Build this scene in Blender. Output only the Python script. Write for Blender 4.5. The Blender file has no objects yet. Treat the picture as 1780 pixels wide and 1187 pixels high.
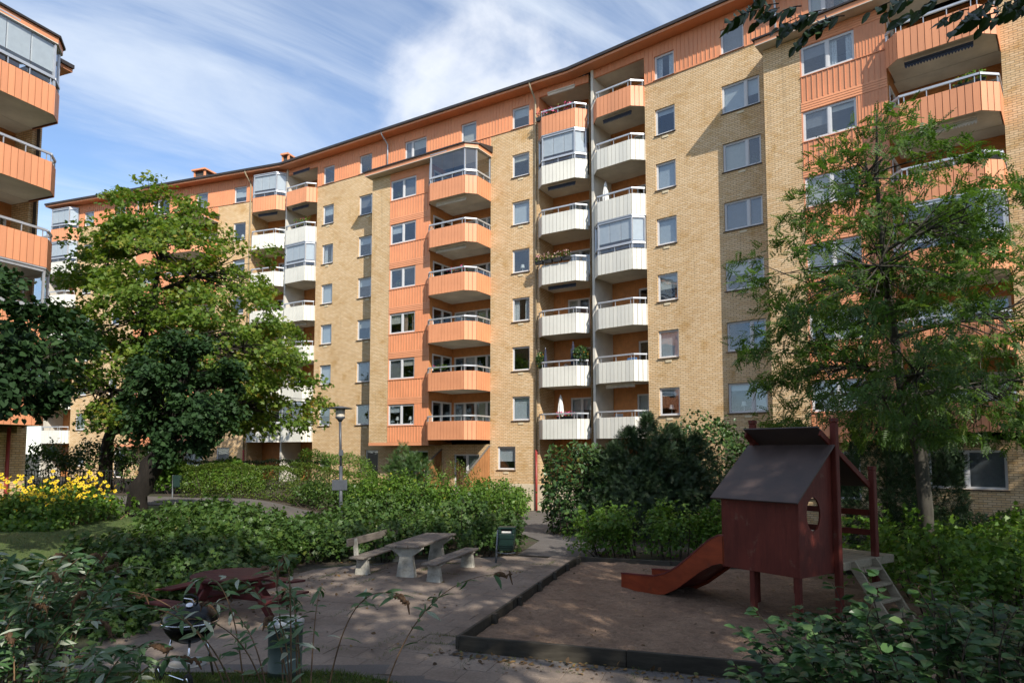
import bpy, math, random
import numpy as np
from mathutils import Vector, Matrix
R = math.radians
SC = bpy.context.scene
COL = SC.collection

# ------------------------------------------------------------------ camera, sky, sun, exposure
cam_d = bpy.data.cameras.new('camera')
cam_d.sensor_width = 36.0
cam_d.lens = 24.0
cam_d.shift_y = 0.0590
cam_d.clip_start = 0.05
cam_d.clip_end = 2000
cam = bpy.data.objects.new('camera', cam_d)
COL.objects.link(cam)
cam.location = (0, 0, 2.9)
cam.rotation_euler = (R(90 + 4.142), 0, 0)
SC.camera = cam

SUN_AZ = math.atan2(0.42, -0.9075)      # direction to the sun: x = sin(az), y = cos(az)
SUN_EL = R(37.0)
world = bpy.data.worlds.new('World')
SC.world = world
world.use_nodes = True
wn, wl = world.node_tree.nodes, world.node_tree.links
for n in list(wn): wn.remove(n)
def N(tree, typ, **kw):
    n = tree.nodes.new(typ)
    for k, v in kw.items():
        if k == 'inp':
            for a, b in v.items(): n.inputs[a].default_value = b
        else: setattr(n, k, v)
    return n
T = world.node_tree
sky = N(T, 'ShaderNodeTexSky', sky_type='NISHITA', sun_disc=False, sun_elevation=SUN_EL, sun_rotation=SUN_AZ,
        air_density=0.85, dust_density=0.25, ozone_density=2.0, altitude=50)
tc = N(T, 'ShaderNodeTexCoord')
def vm(op, a=None, b=None, **kw):
    n = N(T, 'ShaderNodeVectorMath', operation=op, **kw)
    if a is not None: T.links.new(a, n.inputs[0]) if not isinstance(a, tuple) else setattr(n.inputs[0], 'default_value', a)
    if b is not None: T.links.new(b, n.inputs[1]) if not isinstance(b, tuple) else setattr(n.inputs[1], 'default_value', b)
    return n
def mt(op, a, b=None, tree=T, clamp=False):
    n = N(tree, 'ShaderNodeMath', operation=op, use_clamp=clamp)
    for i, v in enumerate((a, b)):
        if v is None: continue
        if isinstance(v, (int, float)): n.inputs[i].default_value = v
        else: tree.links.new(v, n.inputs[i])
    return n.outputs[0]
def maprange(v, a, b, c=0.0, d=1.0, tree=T, smooth=True):
    n = N(tree, 'ShaderNodeMapRange', interpolation_type='SMOOTHSTEP' if smooth else 'LINEAR')
    tree.links.new(v, n.inputs[0])
    for i, x in enumerate((a, b, c, d)): n.inputs[i + 1].default_value = x
    return n.outputs[0]
nrm = vm('NORMALIZE', tc.outputs['Generated'])
sep = N(T, 'ShaderNodeSeparateXYZ'); T.links.new(nrm.outputs[0], sep.inputs[0])
zz = mt('ADD', mt('MAXIMUM', sep.outputs['Z'], 0.0), 0.16)
cx = mt('DIVIDE', sep.outputs['X'], zz); cy = mt('DIVIDE', sep.outputs['Y'], zz)
cmb = N(T, 'ShaderNodeCombineXYZ'); T.links.new(cx, cmb.inputs[0]); T.links.new(cy, cmb.inputs[1])
# cirrus streaks, high and stretched
rot = N(T, 'ShaderNodeVectorRotate', rotation_type='Z_AXIS', inp={'Angle': R(-38)})
T.links.new(cmb.outputs[0], rot.inputs['Vector'])
st = vm('MULTIPLY', rot.outputs[0], (0.55, 2.1, 1.0))
n1 = N(T, 'ShaderNodeTexNoise', inp={'Scale': 1.5, 'Detail': 10.0, 'Roughness': 0.6, 'Distortion': 0.55})
T.links.new(st.outputs[0], n1.inputs['Vector'])
n2 = N(T, 'ShaderNodeTexNoise', inp={'Scale': 0.9, 'Detail': 4.0, 'Roughness': 0.5})
T.links.new(cmb.outputs[0], n2.inputs['Vector'])
cir = maprange(mt('ADD', mt('MULTIPLY', n1.outputs[0], 0.72), mt('MULTIPLY', n2.outputs[0], 0.42)), 0.40, 0.76)
cir = mt('MULTIPLY', cir, 0.84)
# low heaped clouds: one above the roofs, others scattered round the sky
def blob(d, r0, r1):
    v = Vector(d).normalized()
    dd = vm('DOT_PRODUCT', nrm.outputs[0], tuple(v))
    return maprange(dd.outputs['Value'], math.cos(R(r0)), math.cos(R(r1)))
n3 = N(T, 'ShaderNodeTexNoise', inp={'Scale': 6.5, 'Detail': 9.0, 'Roughness': 0.58, 'Distortion': 0.25})
T.links.new(nrm.outputs[0], n3.inputs['Vector'])
bl = blob((-0.02, 0.87, 0.455), 11.0, 1.0)
for dv in ((0.05, 0.9, 0.43), (0.9, 0.3, 0.4), (-0.8, -0.2, 0.45), (0.2, -0.9, 0.6), (-0.5, -0.8, 0.35), (0.5, 0.2, 0.8)):
    bl = mt('MAXIMUM', bl, blob(dv, 9, 1))
cum = maprange(mt('ADD', mt('MULTIPLY', bl, 0.50), mt('MULTIPLY', n3.outputs[0], 1.15)), 0.70, 1.16)
cum = mt('MULTIPLY', cum, 0.74)
mixA = N(T, 'ShaderNodeMix', data_type='RGBA')
T.links.new(cir, mixA.inputs[0]); T.links.new(sky.outputs[0], mixA.inputs[6]); mixA.inputs[7].default_value = (4.1, 4.5, 5.0, 1)
mixB = N(T, 'ShaderNodeMix', data_type='RGBA')
T.links.new(cum, mixB.inputs[0]); T.links.new(mixA.outputs[2], mixB.inputs[6])
n4 = N(T, 'ShaderNodeTexNoise', inp={'Scale': 4.0, 'Detail': 5.0})
T.links.new(nrm.outputs[0], n4.inputs['Vector'])
cr = N(T, 'ShaderNodeMix', data_type='RGBA'); cr.inputs[6].default_value = (4.1, 4.35, 4.7, 1); cr.inputs[7].default_value = (5.1, 5.2, 5.4, 1)
T.links.new(maprange(n4.outputs[0], 0.38, 0.6), cr.inputs[0]); T.links.new(cr.outputs[2], mixB.inputs[7])
bg = N(T, 'ShaderNodeBackground', inp={'Strength': 0.15})
wo = N(T, 'ShaderNodeOutputWorld')
T.links.new(mixB.outputs[2], bg.inputs[0]); T.links.new(bg.outputs[0], wo.inputs[0])

sd = bpy.data.lights.new('sun', 'SUN'); sd.energy = 4.3; sd.angle = R(0.53); sd.color = (1.0, 0.93, 0.82)
sun = bpy.data.objects.new('sun', sd); COL.objects.link(sun)
to_sun = Vector((0.42 * math.cos(SUN_EL), -0.9075 * math.cos(SUN_EL), math.sin(SUN_EL))).normalized()
sun.rotation_euler = to_sun.to_track_quat('Z', 'Y').to_euler()
sun.location = (20, -30, 40)

SC.render.engine = 'CYCLES'
SC.view_settings.view_transform = 'Standard'
SC.view_settings.look = 'None'
SC.view_settings.exposure = 0.58
SC.view_settings.gamma = 1.0
SC.cycles.use_denoising = True
SC.cycles.max_bounces = 8
SC.cycles.transparent_max_bounces = 12
SC.cycles.caustics_reflective = False
SC.cycles.caustics_refractive = False
SC.cycles.sample_clamp_indirect = 6.0

# ------------------------------------------------------------------ helpers
random.seed(7)
RNG = np.random.default_rng(11)

def setp(o, label=None, cat=None, group=None, kind=None):
    if label: o['label'] = label
    if cat: o['category'] = cat
    if group: o['group'] = group
    if kind: o['kind'] = kind
    return o
def empty(name, loc=(0, 0, 0), rz=0.0, label=None, cat=None, group=None):
    o = bpy.data.objects.new(name, None); COL.objects.link(o)
    o.location = loc; o.rotation_euler = (0, 0, rz); o.empty_display_size = 0.2
    return setp(o, label, cat, group)
def obj(name, me, parent=None, loc=None, rot=None, scl=None):
    o = bpy.data.objects.new(name, me); COL.objects.link(o)
    if parent is not None: o.parent = parent
    if loc is not None: o.location = loc
    if rot is not None: o.rotation_euler = rot
    if scl is not None: o.scale = scl
    return o

class MB:
    """collects faces; build() makes one mesh"""
    def __init__(s): s.v = []; s.f = []; s.m = []
    def face(s, pts, m=0):
        i = len(s.v); s.v += [tuple(p) for p in pts]; s.f.append(tuple(range(i, i + len(pts)))); s.m.append(m)
    def box(s, x0, x1, y0, y1, z0, z1, m=0):
        i = len(s.v)
        s.v += [(x0,y0,z0),(x1,y0,z0),(x1,y1,z0),(x0,y1,z0),(x0,y0,z1),(x1,y0,z1),(x1,y1,z1),(x0,y1,z1)]
        for q in ((0,3,2,1),(4,5,6,7),(0,1,5,4),(1,2,6,5),(2,3,7,6),(3,0,4,7)):
            s.f.append(tuple(i + k for k in q)); s.m.append(m)
    def hexa(s, p, m=0):
        i = len(s.v); s.v += [tuple(q) for q in p]
        for q in ((0,3,2,1),(4,5,6,7),(0,1,5,4),(1,2,6,5),(2,3,7,6),(3,0,4,7)):
            s.f.append(tuple(i + k for k in q)); s.m.append(m)
    def beam(s, a, b, w, h, up=(0, 0, 1), m=0):
        a = Vector(a); b = Vector(b); d = (b - a).normalized(); u = Vector(up)
        if abs(d.dot(u)) > 0.98: u = Vector((1, 0, 0))
        x = d.cross(u).normalized(); z = x.cross(d).normalized()
        P = []
        for c in (a, b):
            for sx, sz in ((-1,-1),(1,-1),(1,1),(-1,1)): P.append(c + x * (sx * w / 2) + z * (sz * h / 2))
        i = len(s.v); s.v += [tuple(q) for q in P]
        for q in ((0,1,2,3),(7,6,5,4),(0,4,5,1),(1,5,6,2),(2,6,7,3),(3,7,4,0)):
            s.f.append(tuple(i + k for k in q)); s.m.append(m)
    def prism(s, poly, z0, z1, m=0, mside=None):
        n = len(poly); i = len(s.v)
        s.v += [(p[0], p[1], z0) for p in poly] + [(p[0], p[1], z1) for p in poly]
        s.f.append(tuple(i + k for k in reversed(range(n)))); s.m.append(m)
        s.f.append(tuple(i + n + k for k in range(n))); s.m.append(m)
        for k in range(n):
            j = (k + 1) % n
            s.f.append((i + k, i + j, i + n + j, i + n + k)); s.m.append(m if mside is None else mside)
    def tube(s, pts, rad, n=6, m=0, cap=True):
        pts = [Vector(p) for p in pts]
        if not hasattr(rad, '__len__'): rad = [rad] * len(pts)
        i0 = len(s.v); ref = None
        for k, p in enumerate(pts):
            d = (pts[min(k + 1, len(pts) - 1)] - pts[max(k - 1, 0)])
            d = d.normalized() if d.length > 1e-9 else Vector((0, 0, 1))
            if ref is None: ref = Vector((1, 0, 0)) if abs(d.x) < 0.8 else Vector((0, 1, 0))
            x = (ref - d * ref.dot(d)).normalized(); y = d.cross(x); ref = x
            for a in range(n):
                t = 2 * math.pi * a / n
                s.v.append(tuple(p + (x * math.cos(t) + y * math.sin(t)) * rad[k]))
        for k in range(len(pts) - 1):
            for a in range(n):
                b = (a + 1) % n
                s.f.append((i0 + k*n + a, i0 + k*n + b, i0 + (k+1)*n + b, i0 + (k+1)*n + a)); s.m.append(m)
        if cap:
            s.f.append(tuple(i0 + a for a in reversed(range(n)))); s.m.append(m)
            s.f.append(tuple(i0 + (len(pts)-1)*n + a for a in range(n))); s.m.append(m)
    def lathe(s, prof, n=24, c=(0, 0, 0), m=0):
        i0 = len(s.v)
        for r, z in prof:
            for a in range(n):
                t = 2 * math.pi * a / n
                s.v.append((c[0] + r * math.cos(t), c[1] + r * math.sin(t), c[2] + z))
        for k in range(len(prof) - 1):
            for a in range(n):
                b = (a + 1) % n
                s.f.append((i0 + k*n + a, i0 + k*n + b, i0 + (k+1)*n + b, i0 + (k+1)*n + a)); s.m.append(m)
    def mesh(s, name, mats, smooth=False):
        me = bpy.data.meshes.new(name)
        me.from_pydata(s.v, [], s.f)
        if not isinstance(mats, (list, tuple)): mats = [mats]
        for x in mats: me.materials.append(x)
        if len(mats) > 1: me.polygons.foreach_set('material_index', s.m)
        if smooth: me.polygons.foreach_set('use_smooth', [True] * len(s.f))
        me.update(); return me
    def build(s, name, mats, parent=None, smooth=False, **kw):
        return obj(name, s.mesh(name, mats, smooth), parent, **kw)

def bevel(o, w=0.01, seg=1):
    md = o.modifiers.new('bevel', 'BEVEL'); md.width = w; md.segments = seg; md.limit_method = 'ANGLE'
    return o

# ------------------------------------------------------------------ materials
def newmat(name):
    m = bpy.data.materials.new(name); m.use_nodes = True
    t = m.node_tree
    b = t.nodes['Principled BSDF']
    return m, t, b
def ramp(t, fac, stops):
    r = N(t, 'ShaderNodeValToRGB')
    e = r.color_ramp.elements
    while len(e) < len(stops): e.new(0.5)
    for i, (p, c) in enumerate(stops): e[i].position = p; e[i].color = (*c, 1)
    t.links.new(fac, r.inputs[0]); return r.outputs[0]
def noise(t, scale, detail=4, rough=0.55, vec=None, dist=0.0):
    n = N(t, 'ShaderNodeTexNoise', inp={'Scale': scale, 'Detail': detail, 'Roughness': rough, 'Distortion': dist})
    if vec is not None: t.links.new(vec, n.inputs['Vector'])
    return n.outputs[0]
def coord(t, kind='Object', scale=None):
    c = N(t, 'ShaderNodeTexCoord').outputs[kind]
    if scale:
        mp = N(t, 'ShaderNodeMapping'); mp.inputs['Scale'].default_value = scale
        t.links.new(c, mp.inputs[0]); c = mp.outputs[0]
    return c
def bump(t, b, h, strength=0.3, dist=0.02):
    n = N(t, 'ShaderNodeBump', inp={'Strength': strength, 'Distance': dist})
    t.links.new(h, n.inputs['Height']); t.links.new(n.outputs[0], b.inputs['Normal'])
def mixc(t, fac, a, b, mode='MIX'):
    n = N(t, 'ShaderNodeMix', data_type='RGBA', blend_type=mode)
    for i, v in ((0, fac), (6, a), (7, b)):
        if isinstance(v, (int, float)): n.inputs[i].default_value = v
        elif isinstance(v, tuple): n.inputs[i].default_value = (*v, 1)
        else: t.links.new(v, n.inputs[i])
    return n.outputs[2]

def plain(name, col, rough=0.6, metal=0.0, var=0.12, scale=3.0, bumps=0.0, spec=0.4, world_co=False, streak=False):
    m, t, b = newmat(name)
    co = coord(t)
    if world_co:
        g = N(t, 'ShaderNodeNewGeometry').outputs['Position']; co = g
    f = noise(t, scale, 6, 0.6, co)
    c0 = tuple(max(0, c * (1 - var * 1.6)) for c in col); c1 = tuple(min(1, c * (1 + var)) for c in col)
    t.links.new(ramp(t, f, [(0.3, c0), (0.7, c1)]), b.inputs['Base Color'])
    if streak:
        oi = N(t, 'ShaderNodeObjectInfo').outputs['Random']
        c = ramp(t, f, [(0.3, c0), (0.7, c1)])
        c = mixc(t, 1.0, c, ramp(t, oi, [(0.0, (0.90, 0.90, 0.91)), (1.0, (1.04, 1.03, 1.02))]), 'MULTIPLY')
        dv = noise(t, 1.0, 6, 0.65, coord(t, 'Object', (5.0, 5.0, 0.5)))
        c = mixc(t, maprange(dv, 0.52, 0.75, 0.0, 0.34, tree=t), c, tuple(x * 0.55 for x in col))
        t.links.new(c, b.inputs['Base Color'])
    t.links.new(maprange(f, 0.3, 0.7, max(0.02, rough - 0.08), min(1, rough + 0.08), tree=t), b.inputs['Roughness'])
    b.inputs['Metallic'].default_value = metal
    b.inputs['Specular IOR Level'].default_value = spec
    if bumps: bump(t, b, noise(t, scale * 12, 5, 0.6, co), bumps, 0.01)
    return m

def brick_mat(name, c1, c2, mortar):
    m, t, b = newmat(name)
    co = coord(t)
    s = N(t, 'ShaderNodeSeparateXYZ'); t.links.new(co, s.inputs[0])
    cb = N(t, 'ShaderNodeCombineXYZ')
    t.links.new(mt('ADD', s.outputs[0], s.outputs[1], tree=t), cb.inputs[0]); t.links.new(s.outputs[2], cb.inputs[1])
    br = N(t, 'ShaderNodeTexBrick', offset=0.5, inp={'Scale': 1.0, 'Mortar Size': 0.0135, 'Mortar Smooth': 0.25, 'Brick Width': 0.262,
           'Row Height': 0.085, 'Bias': -0.1, 'Color1': (*c1, 1), 'Color2': (*c2, 1), 'Mortar': (*mortar, 1)})
    t.links.new(cb.outputs[0], br.inputs['Vector'])
    big = noise(t, 0.35, 5, 0.6, co)
    fine = noise(t, 9.0, 4, 0.6, co)
    c = mixc(t, 1.0, br.outputs['Color'], ramp(t, big, [(0.25, (0.88, 0.86, 0.83)), (0.55, (1, 1, 1)), (0.8, (1.0, 0.97, 0.92))]), 'MULTIPLY')
    c = mixc(t, 1.0, c, ramp(t, fine, [(0.3, (0.90, 0.88, 0.85)), (0.65, (1.0, 1.0, 1.0))]), 'MULTIPLY')
    patch = noise(t, 0.9, 7, 0.7, co, 0.4)
    c = mixc(t, 1.0, c, ramp(t, patch, [(0.34, (0.84, 0.76, 0.60)), (0.48, (1, 1, 1)), (0.62, (1.0, 1.0, 1.0)), (0.75, (1.06, 1.05, 1.04))]), 'MULTIPLY')
    # rain streaks
    sv = coord(t, 'Object', (2.2, 2.2, 0.12))
    stn = noise(t, 1.6, 5, 0.65, sv)
    c = mixc(t, maprange(stn, 0.56, 0.78, 0.0, 0.36, tree=t), c, (0.20, 0.15, 0.09))
    t.links.new(c, b.inputs['Base Color'])
    b.inputs['Roughness'].default_value = 0.85
    b.inputs['Specular IOR Level'].default_value = 0.2
    inv = mt('SUBTRACT', 1.0, br.outputs['Fac'], tree=t)
    bump(t, b, inv, 0.5, 0.008)
    return m

def wood_mat(name, ca, cb_, axis_scale=(1, 8, 8), rough=0.75, scale=2.5, spots=None):
    m, t, b = newmat(name)
    co = coord(t, 'Object', axis_scale)
    f = noise(t, scale, 8, 0.65, co, 0.6)
    c = ramp(t, f, [(0.25, ca), (0.75, cb_)])
    big = noise(t, 1.3, 4, 0.6, coord(t))
    c = mixc(t, 1.0, c, ramp(t, big, [(0.3, (0.72, 0.72, 0.72)), (0.7, (1.05, 1.05, 1.05))]), 'MULTIPLY')
    if spots:
        c = mixc(t, maprange(noise(t, 3.5, 6, 0.7, coord(t)), 0.58, 0.72, 0, 0.8, tree=t), c, spots)
    t.links.new(c, b.inputs['Base Color'])
    b.inputs['Roughness'].default_value = rough
    b.inputs['Specular IOR Level'].default_value = 0.25
    bump(t, b, f, 0.35, 0.006)
    return m

def leaf_mat(name, stops, trans=0.3, rough=0.45, spec=0.35, tint=(1.25, 1.35, 0.6)):
    m, t, b = newmat(name)
    a = N(t, 'ShaderNodeAttribute', attribute_name='var')
    c = ramp(t, a.outputs['Fac'], stops)
    t.links.new(c, b.inputs['Base Color'])
    b.inputs['Roughness'].default_value = rough
    b.inputs['Specular IOR Level'].default_value = spec
    tr = N(t, 'ShaderNodeBsdfTranslucent')
    t.links.new(mixc(t, 1.0, c, tint, 'MULTIPLY'), tr.inputs[0])
    mx = N(t, 'ShaderNodeMixShader', inp={0: trans})
    out = t.nodes['Material Output']
    t.links.new(b.outputs[0], mx.inputs[1]); t.links.new(tr.outputs[0], mx.inputs[2]); t.links.new(mx.outputs[0], out.inputs[0])
    return m

def glass_mat(name, tint=(0.86, 0.9, 0.92), refl=0.0):
    m, t, b = newmat(name)
    t.nodes.remove(b)
    tr = N(t, 'ShaderNodeBsdfTransparent', inp={0: (*tint, 1)})
    gl = N(t, 'ShaderNodeBsdfGlossy', inp={'Roughness': 0.015, 'Color': (0.95, 0.97, 1, 1)})
    fr = N(t, 'ShaderNodeLayerWeight', inp={'Blend': 0.5})
    wob = N(t, 'ShaderNodeBump', inp={'Strength': 0.03, 'Distance': 0.05})
    t.links.new(noise(t, 1.7, 2, 0.5, coord(t)), wob.inputs['Height'])
    t.links.new(wob.outputs[0], gl.inputs['Normal'])
    fac = mt('ADD', mt('MULTIPLY', mt('POWER', fr.outputs['Facing'], 3.5, tree=t), 0.75, tree=t), 0.09 + refl, tree=t, clamp=True)
    mx = N(t, 'ShaderNodeMixShader')
    t.links.new(fac, mx.inputs[0]); t.links.new(tr.outputs[0], mx.inputs[1]); t.links.new(gl.outputs[0], mx.inputs[2])
    t.links.new(mx.outputs[0], t.nodes['Material Output'].inputs[0])
    return m

M = {}
M['brick'] = brick_mat('yellow_brick', (0.68, 0.47, 0.255), (0.79, 0.605, 0.385), (0.38, 0.27, 0.165))
M['orange'] = plain('orange_sheet', (0.71, 0.305, 0.155), 0.5, var=0.07, scale=0.8, streak=True)
M['orange_seam'] = plain('orange_seam', (0.17, 0.06, 0.028), 0.6, var=0.05)
M['white'] = plain('cream_sheet', (0.72, 0.71, 0.64), 0.5, var=0.06, scale=0.9, streak=True)
M['white_seam'] = plain('cream_seam', (0.17, 0.17, 0.16), 0.6, var=0.05)
M['frame'] = plain('white_frame', (0.60, 0.60, 0.61), 0.45, var=0.03)
M['alu'] = plain('aluminium', (0.50, 0.52, 0.55), 0.38, 0.5, var=0.05)
M['dark_trim'] = plain('dark_brown_trim', (0.045, 0.032, 0.028), 0.5, var=0.2)
M['roof_sheet'] = plain('roof_sheet', (0.035, 0.03, 0.03), 0.5, var=0.2)
M['concrete'] = plain('concrete', (0.42, 0.39, 0.34), 0.85, var=0.15, scale=2.5, bumps=0.15)
M['plaster'] = plain('pale_plaster', (0.62, 0.59, 0.52), 0.85, var=0.1, scale=1.5)
M['ceiling'] = plain('balcony_soffit', (0.60, 0.57, 0.50), 0.85, var=0.12, scale=1.2)
M['plinth'] = plain('pale_plinth', (0.62, 0.53, 0.38), 0.85, var=0.15, scale=1.5, bumps=0.1)
M['back_orange'] = plain('orange_wood_wall', (0.52, 0.22, 0.075), 0.6, var=0.12, scale=4)
M['blind'] = plain('window_blind', (0.62, 0.63, 0.63), 0.8, var=0.05, scale=6)
M['curtain'] = plain('curtain', (0.55, 0.54, 0.52), 0.9, var=0.2, scale=14)
M['blind2'] = plain('cream_blind', (0.66, 0.60, 0.50), 0.8, var=0.05, scale=6)
M['blind3'] = plain('dark_blind', (0.24, 0.23, 0.23), 0.8, var=0.08, scale=6)
M['curtain2'] = plain('white_curtain', (0.74, 0.73, 0.71), 0.9, var=0.2, scale=14)
M['curtain3'] = plain('warm_curtain', (0.42, 0.27, 0.19), 0.9, var=0.2, scale=14)
M['lampshade'] = plain('lampshade', (0.75, 0.72, 0.65), 0.8)
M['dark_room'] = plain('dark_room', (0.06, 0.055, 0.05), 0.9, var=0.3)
M['glass'] = glass_mat('window_glass')
M['glass2'] = glass_mat('balcony_glass', (0.80, 0.85, 0.88), 0.05)
M['pipe'] = plain('beige_downpipe', (0.36, 0.29, 0.19), 0.5, var=0.15)
M['pipe_red'] = plain('red_downpipe', (0.28, 0.035, 0.03), 0.45, var=0.15)
M['vent'] = plain('vent_grille', (0.66, 0.56, 0.38), 0.7)
M['awning'] = plain('awning_cloth', (0.62, 0.55, 0.45), 0.9)
M['awning_dark'] = plain('dark_awning_cloth', (0.05, 0.06, 0.09), 0.9)
M['timber'] = wood_mat('weathered_timber', (0.030, 0.026, 0.020), (0.085, 0.075, 0.058))
M['fence_wood'] = wood_mat('brown_fence_wood', (0.30, 0.13, 0.05), (0.45, 0.22, 0.09), (8, 8, 1))
M['grey_wood'] = wood_mat('grey_weathered_wood', (0.10, 0.085, 0.07), (0.25, 0.215, 0.185), (12, 1, 12), spots=(0.10, 0.09, 0.06))
M['red_wood'] = wood_mat('faded_red_wood', (0.090, 0.017, 0.012), (0.155, 0.032, 0.021), (6, 6, 1), 0.6, 2.0, spots=(0.15, 0.075, 0.055))
M['dark_red_wood'] = wood_mat('dark_red_planks', (0.060, 0.013, 0.014), (0.115, 0.026, 0.026), (1, 10, 10), 0.5)
M['pale_wood'] = wood_mat('pale_step_wood', (0.24, 0.20, 0.14), (0.42, 0.36, 0.26), (10, 1, 10), spots=(0.12, 0.11, 0.05))
M['roof_panel'] = plain('dark_roof_panel', (0.062, 0.044, 0.040), 0.55, var=0.25, scale=2.5, bumps=0.1)
M['slide'] = wood_mat('worn_red_slide', (0.17, 0.030, 0.013), (0.32, 0.062, 0.022), (3, 1, 3), 0.38, 2.0, spots=(0.12, 0.035, 0.02))
M['slide_in'] = plain('dark_red_slide', (0.13, 0.025, 0.025), 0.4, var=0.2, scale=3)
M['leg_conc'] = plain('mossy_concrete', (0.44, 0.42, 0.36), 0.9, var=0.35, scale=4, bumps=0.2)
M['bin_green'] = plain('dark_green_bin', (0.007, 0.026, 0.020), 0.45, var=0.2)
M['galv'] = plain('galvanised_steel', (0.22, 0.24, 0.26), 0.5, 0.5, var=0.2, scale=6)
M['lamp_grey'] = plain('grey_lamp_paint', (0.075, 0.082, 0.095), 0.45, 0.2, var=0.15)
M['lamp_glass'] = plain('lamp_diffuser', (0.55, 0.5, 0.42), 0.3)
M['black_enamel'] = plain('black_enamel', (0.004, 0.0045, 0.005), 0.22, var=0.1, spec=0.35)
M['chrome'] = plain('chrome', (0.75, 0.75, 0.78), 0.12, 1.0, var=0.05)
M['rubber'] = plain('black_rubber', (0.012, 0.012, 0.012), 0.8)
M['can_green'] = plain('grey_green_can', (0.10, 0.135, 0.12), 0.5, 0.1, var=0.2)
M['can_lid'] = plain('pale_grey_lid', (0.42, 0.44, 0.44), 0.45, 0.3)
M['parasol_white'] = plain('white_parasol_cloth', (0.72, 0.71, 0.68), 0.9)
M['parasol_dark'] = plain('dark_parasol_cloth', (0.035, 0.04, 0.07), 0.9)
M['pot'] = plain('dark_planter', (0.03, 0.03, 0.03), 0.7)
M['blue'] = plain('blue_cloth', (0.05, 0.12, 0.25), 0.8)
M['petal_pink'] = plain('pink_petals', (0.75, 0.08, 0.25), 0.7)
M['petal_pale'] = plain('pale_pink_petals', (0.75, 0.45, 0.45), 0.7)
M['bark'] = wood_mat('dark_bark', (0.018, 0.015, 0.012), (0.058, 0.048, 0.038), (9, 9, 1.2), 0.9, 2.2)
M['bark_shaded'] = wood_mat('shaded_bark', (0.007, 0.006, 0.005), (0.026, 0.021, 0.017), (9, 9, 1.2), 0.95, 2.2)  # linden bark with the shade it stands in painted into the colour
M['bark_pale'] = wood_mat('mottled_bark', (0.03, 0.027, 0.022), (0.095, 0.088, 0.072), (7, 7, 1.5), 0.9, 2.0, spots=(0.09, 0.11, 0.05))
M['twig'] = plain('brown_twig', (0.16, 0.095, 0.05), 0.8, var=0.3, scale=6)
M['twig_dark'] = plain('dark_twig', (0.05, 0.035, 0.025), 0.8, var=0.3, scale=6)
M['spike'] = plain('dry_flower_spike', (0.11, 0.06, 0.03), 0.9, var=0.4, scale=40)
# ------------------------------------------------------------------ foliage tools
def tmpl(kind):
    if kind == 'diamond':
        v = [(0,0,0),(.45,.36,.06),(1,0,-.05),(.45,-.36,.06)]; f = [(0,2,1),(0,3,2)]
    elif kind == 'oval':
        v = [(0,0,0),(.22,.24,.05),(.55,.30,.05),(.85,.14,-.02),(1,0,-.10),(.85,-.14,-.02),(.55,-.30,.05),(.22,-.24,.05),(.35,0,0),(.7,0,-.02)]
        f = [(0,8,1),(1,8,2),(8,9,2),(2,9,3),(3,9,4),(0,7,8),(7,6,8),(8,6,9),(6,5,9),(5,4,9)]
    elif kind == 'lance':
        v = [(0,0,0),(.2,.10,.02),(.5,.13,.02),(.8,.07,-.05),(1,0,-.16),(.8,-.07,-.05),(.5,-.13,.02),(.2,-.10,.02),(.35,0,-.01),(.7,0,-.05)]
        f = [(0,8,1),(1,8,2),(8,9,2),(2,9,3),(3,9,4),(0,7,8),(7,6,8),(8,6,9),(6,5,9),(5,4,9)]
    elif kind == 'lobed':
        v = [(0,0,0),(.02,.40,.05),(.40,.24,.02),(.46,.58,-.03),(.66,.25,0),(1,0,-.08),(.66,-.25,0),(.46,-.58,-.03),(.40,-.24,.02),(.02,-.40,.05),(.40,0,.05)]
        f = [(10,a,a+1) for a in range(0,9)] + [(10,9,0)]
        f = [(10,b,a) for (_,a,b) in f]
    elif kind == 'heart':
        v = [(0,0,0),(-.08,.26,.04),(.25,.46,.04),(.65,.30,-.01),(1,0,-.10),(.65,-.30,-.01),(.25,-.46,.04),(-.08,-.26,.04)]
        f = [(0,2,1),(0,3,2),(0,4,3),(0,5,4),(0,6,5),(0,7,6)]
    elif kind == 'pinnate':
        v = []; f = []
        for i in range(5):
            x = .12 + .165 * i; L = .31 - .014 * i
            for s_ in (1, -1):
                b = len(v); zz_ = -.10 * (x ** 2)
                v += [(x,0,zz_),(x+.15,s_*L*.45,zz_+.03),(x+.15,s_*L,zz_-.04),(x-.005,s_*L*.60,zz_+.02)]
                f += [(b,b+2,b+1),(b,b+3,b+2)] if s_ > 0 else [(b,b+1,b+2),(b,b+2,b+3)]
        b = len(v); v += [(.94,0,-.09),(1.08,.06,-.11),(1.22,0,-.15),(1.08,-.06,-.11)]; f += [(b,b+2,b+1),(b,b+3,b+2)]
    elif kind == 'blade':
        v = [(0,-.05,0),(0,.05,0),(1,0,.0)]; f = [(0,1,2)]
    elif kind == 'needle':      # a flat spray of needles
        v = []; f = []
        for i in range(5):
            x = .16 * i + .05
            for s_ in (1, -1):
                b = len(v); L = .34 - .035 * i
                v += [(x,0,0),(x+.10,0,0),(x+.20,s_*L,-.03)]; f += [(b,b+1,b+2) if s_ > 0 else (b,b+2,b+1)]
        b = len(v); v += [(.75,.03,0),(.75,-.03,0),(1.08,0,0)]; f += [(b,b+2,b+1)]
    return np.array(v, float), np.array(f, int)
TM = {k: tmpl(k) for k in ('diamond','oval','lance','lobed','heart','pinnate','blade','needle')}

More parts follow.
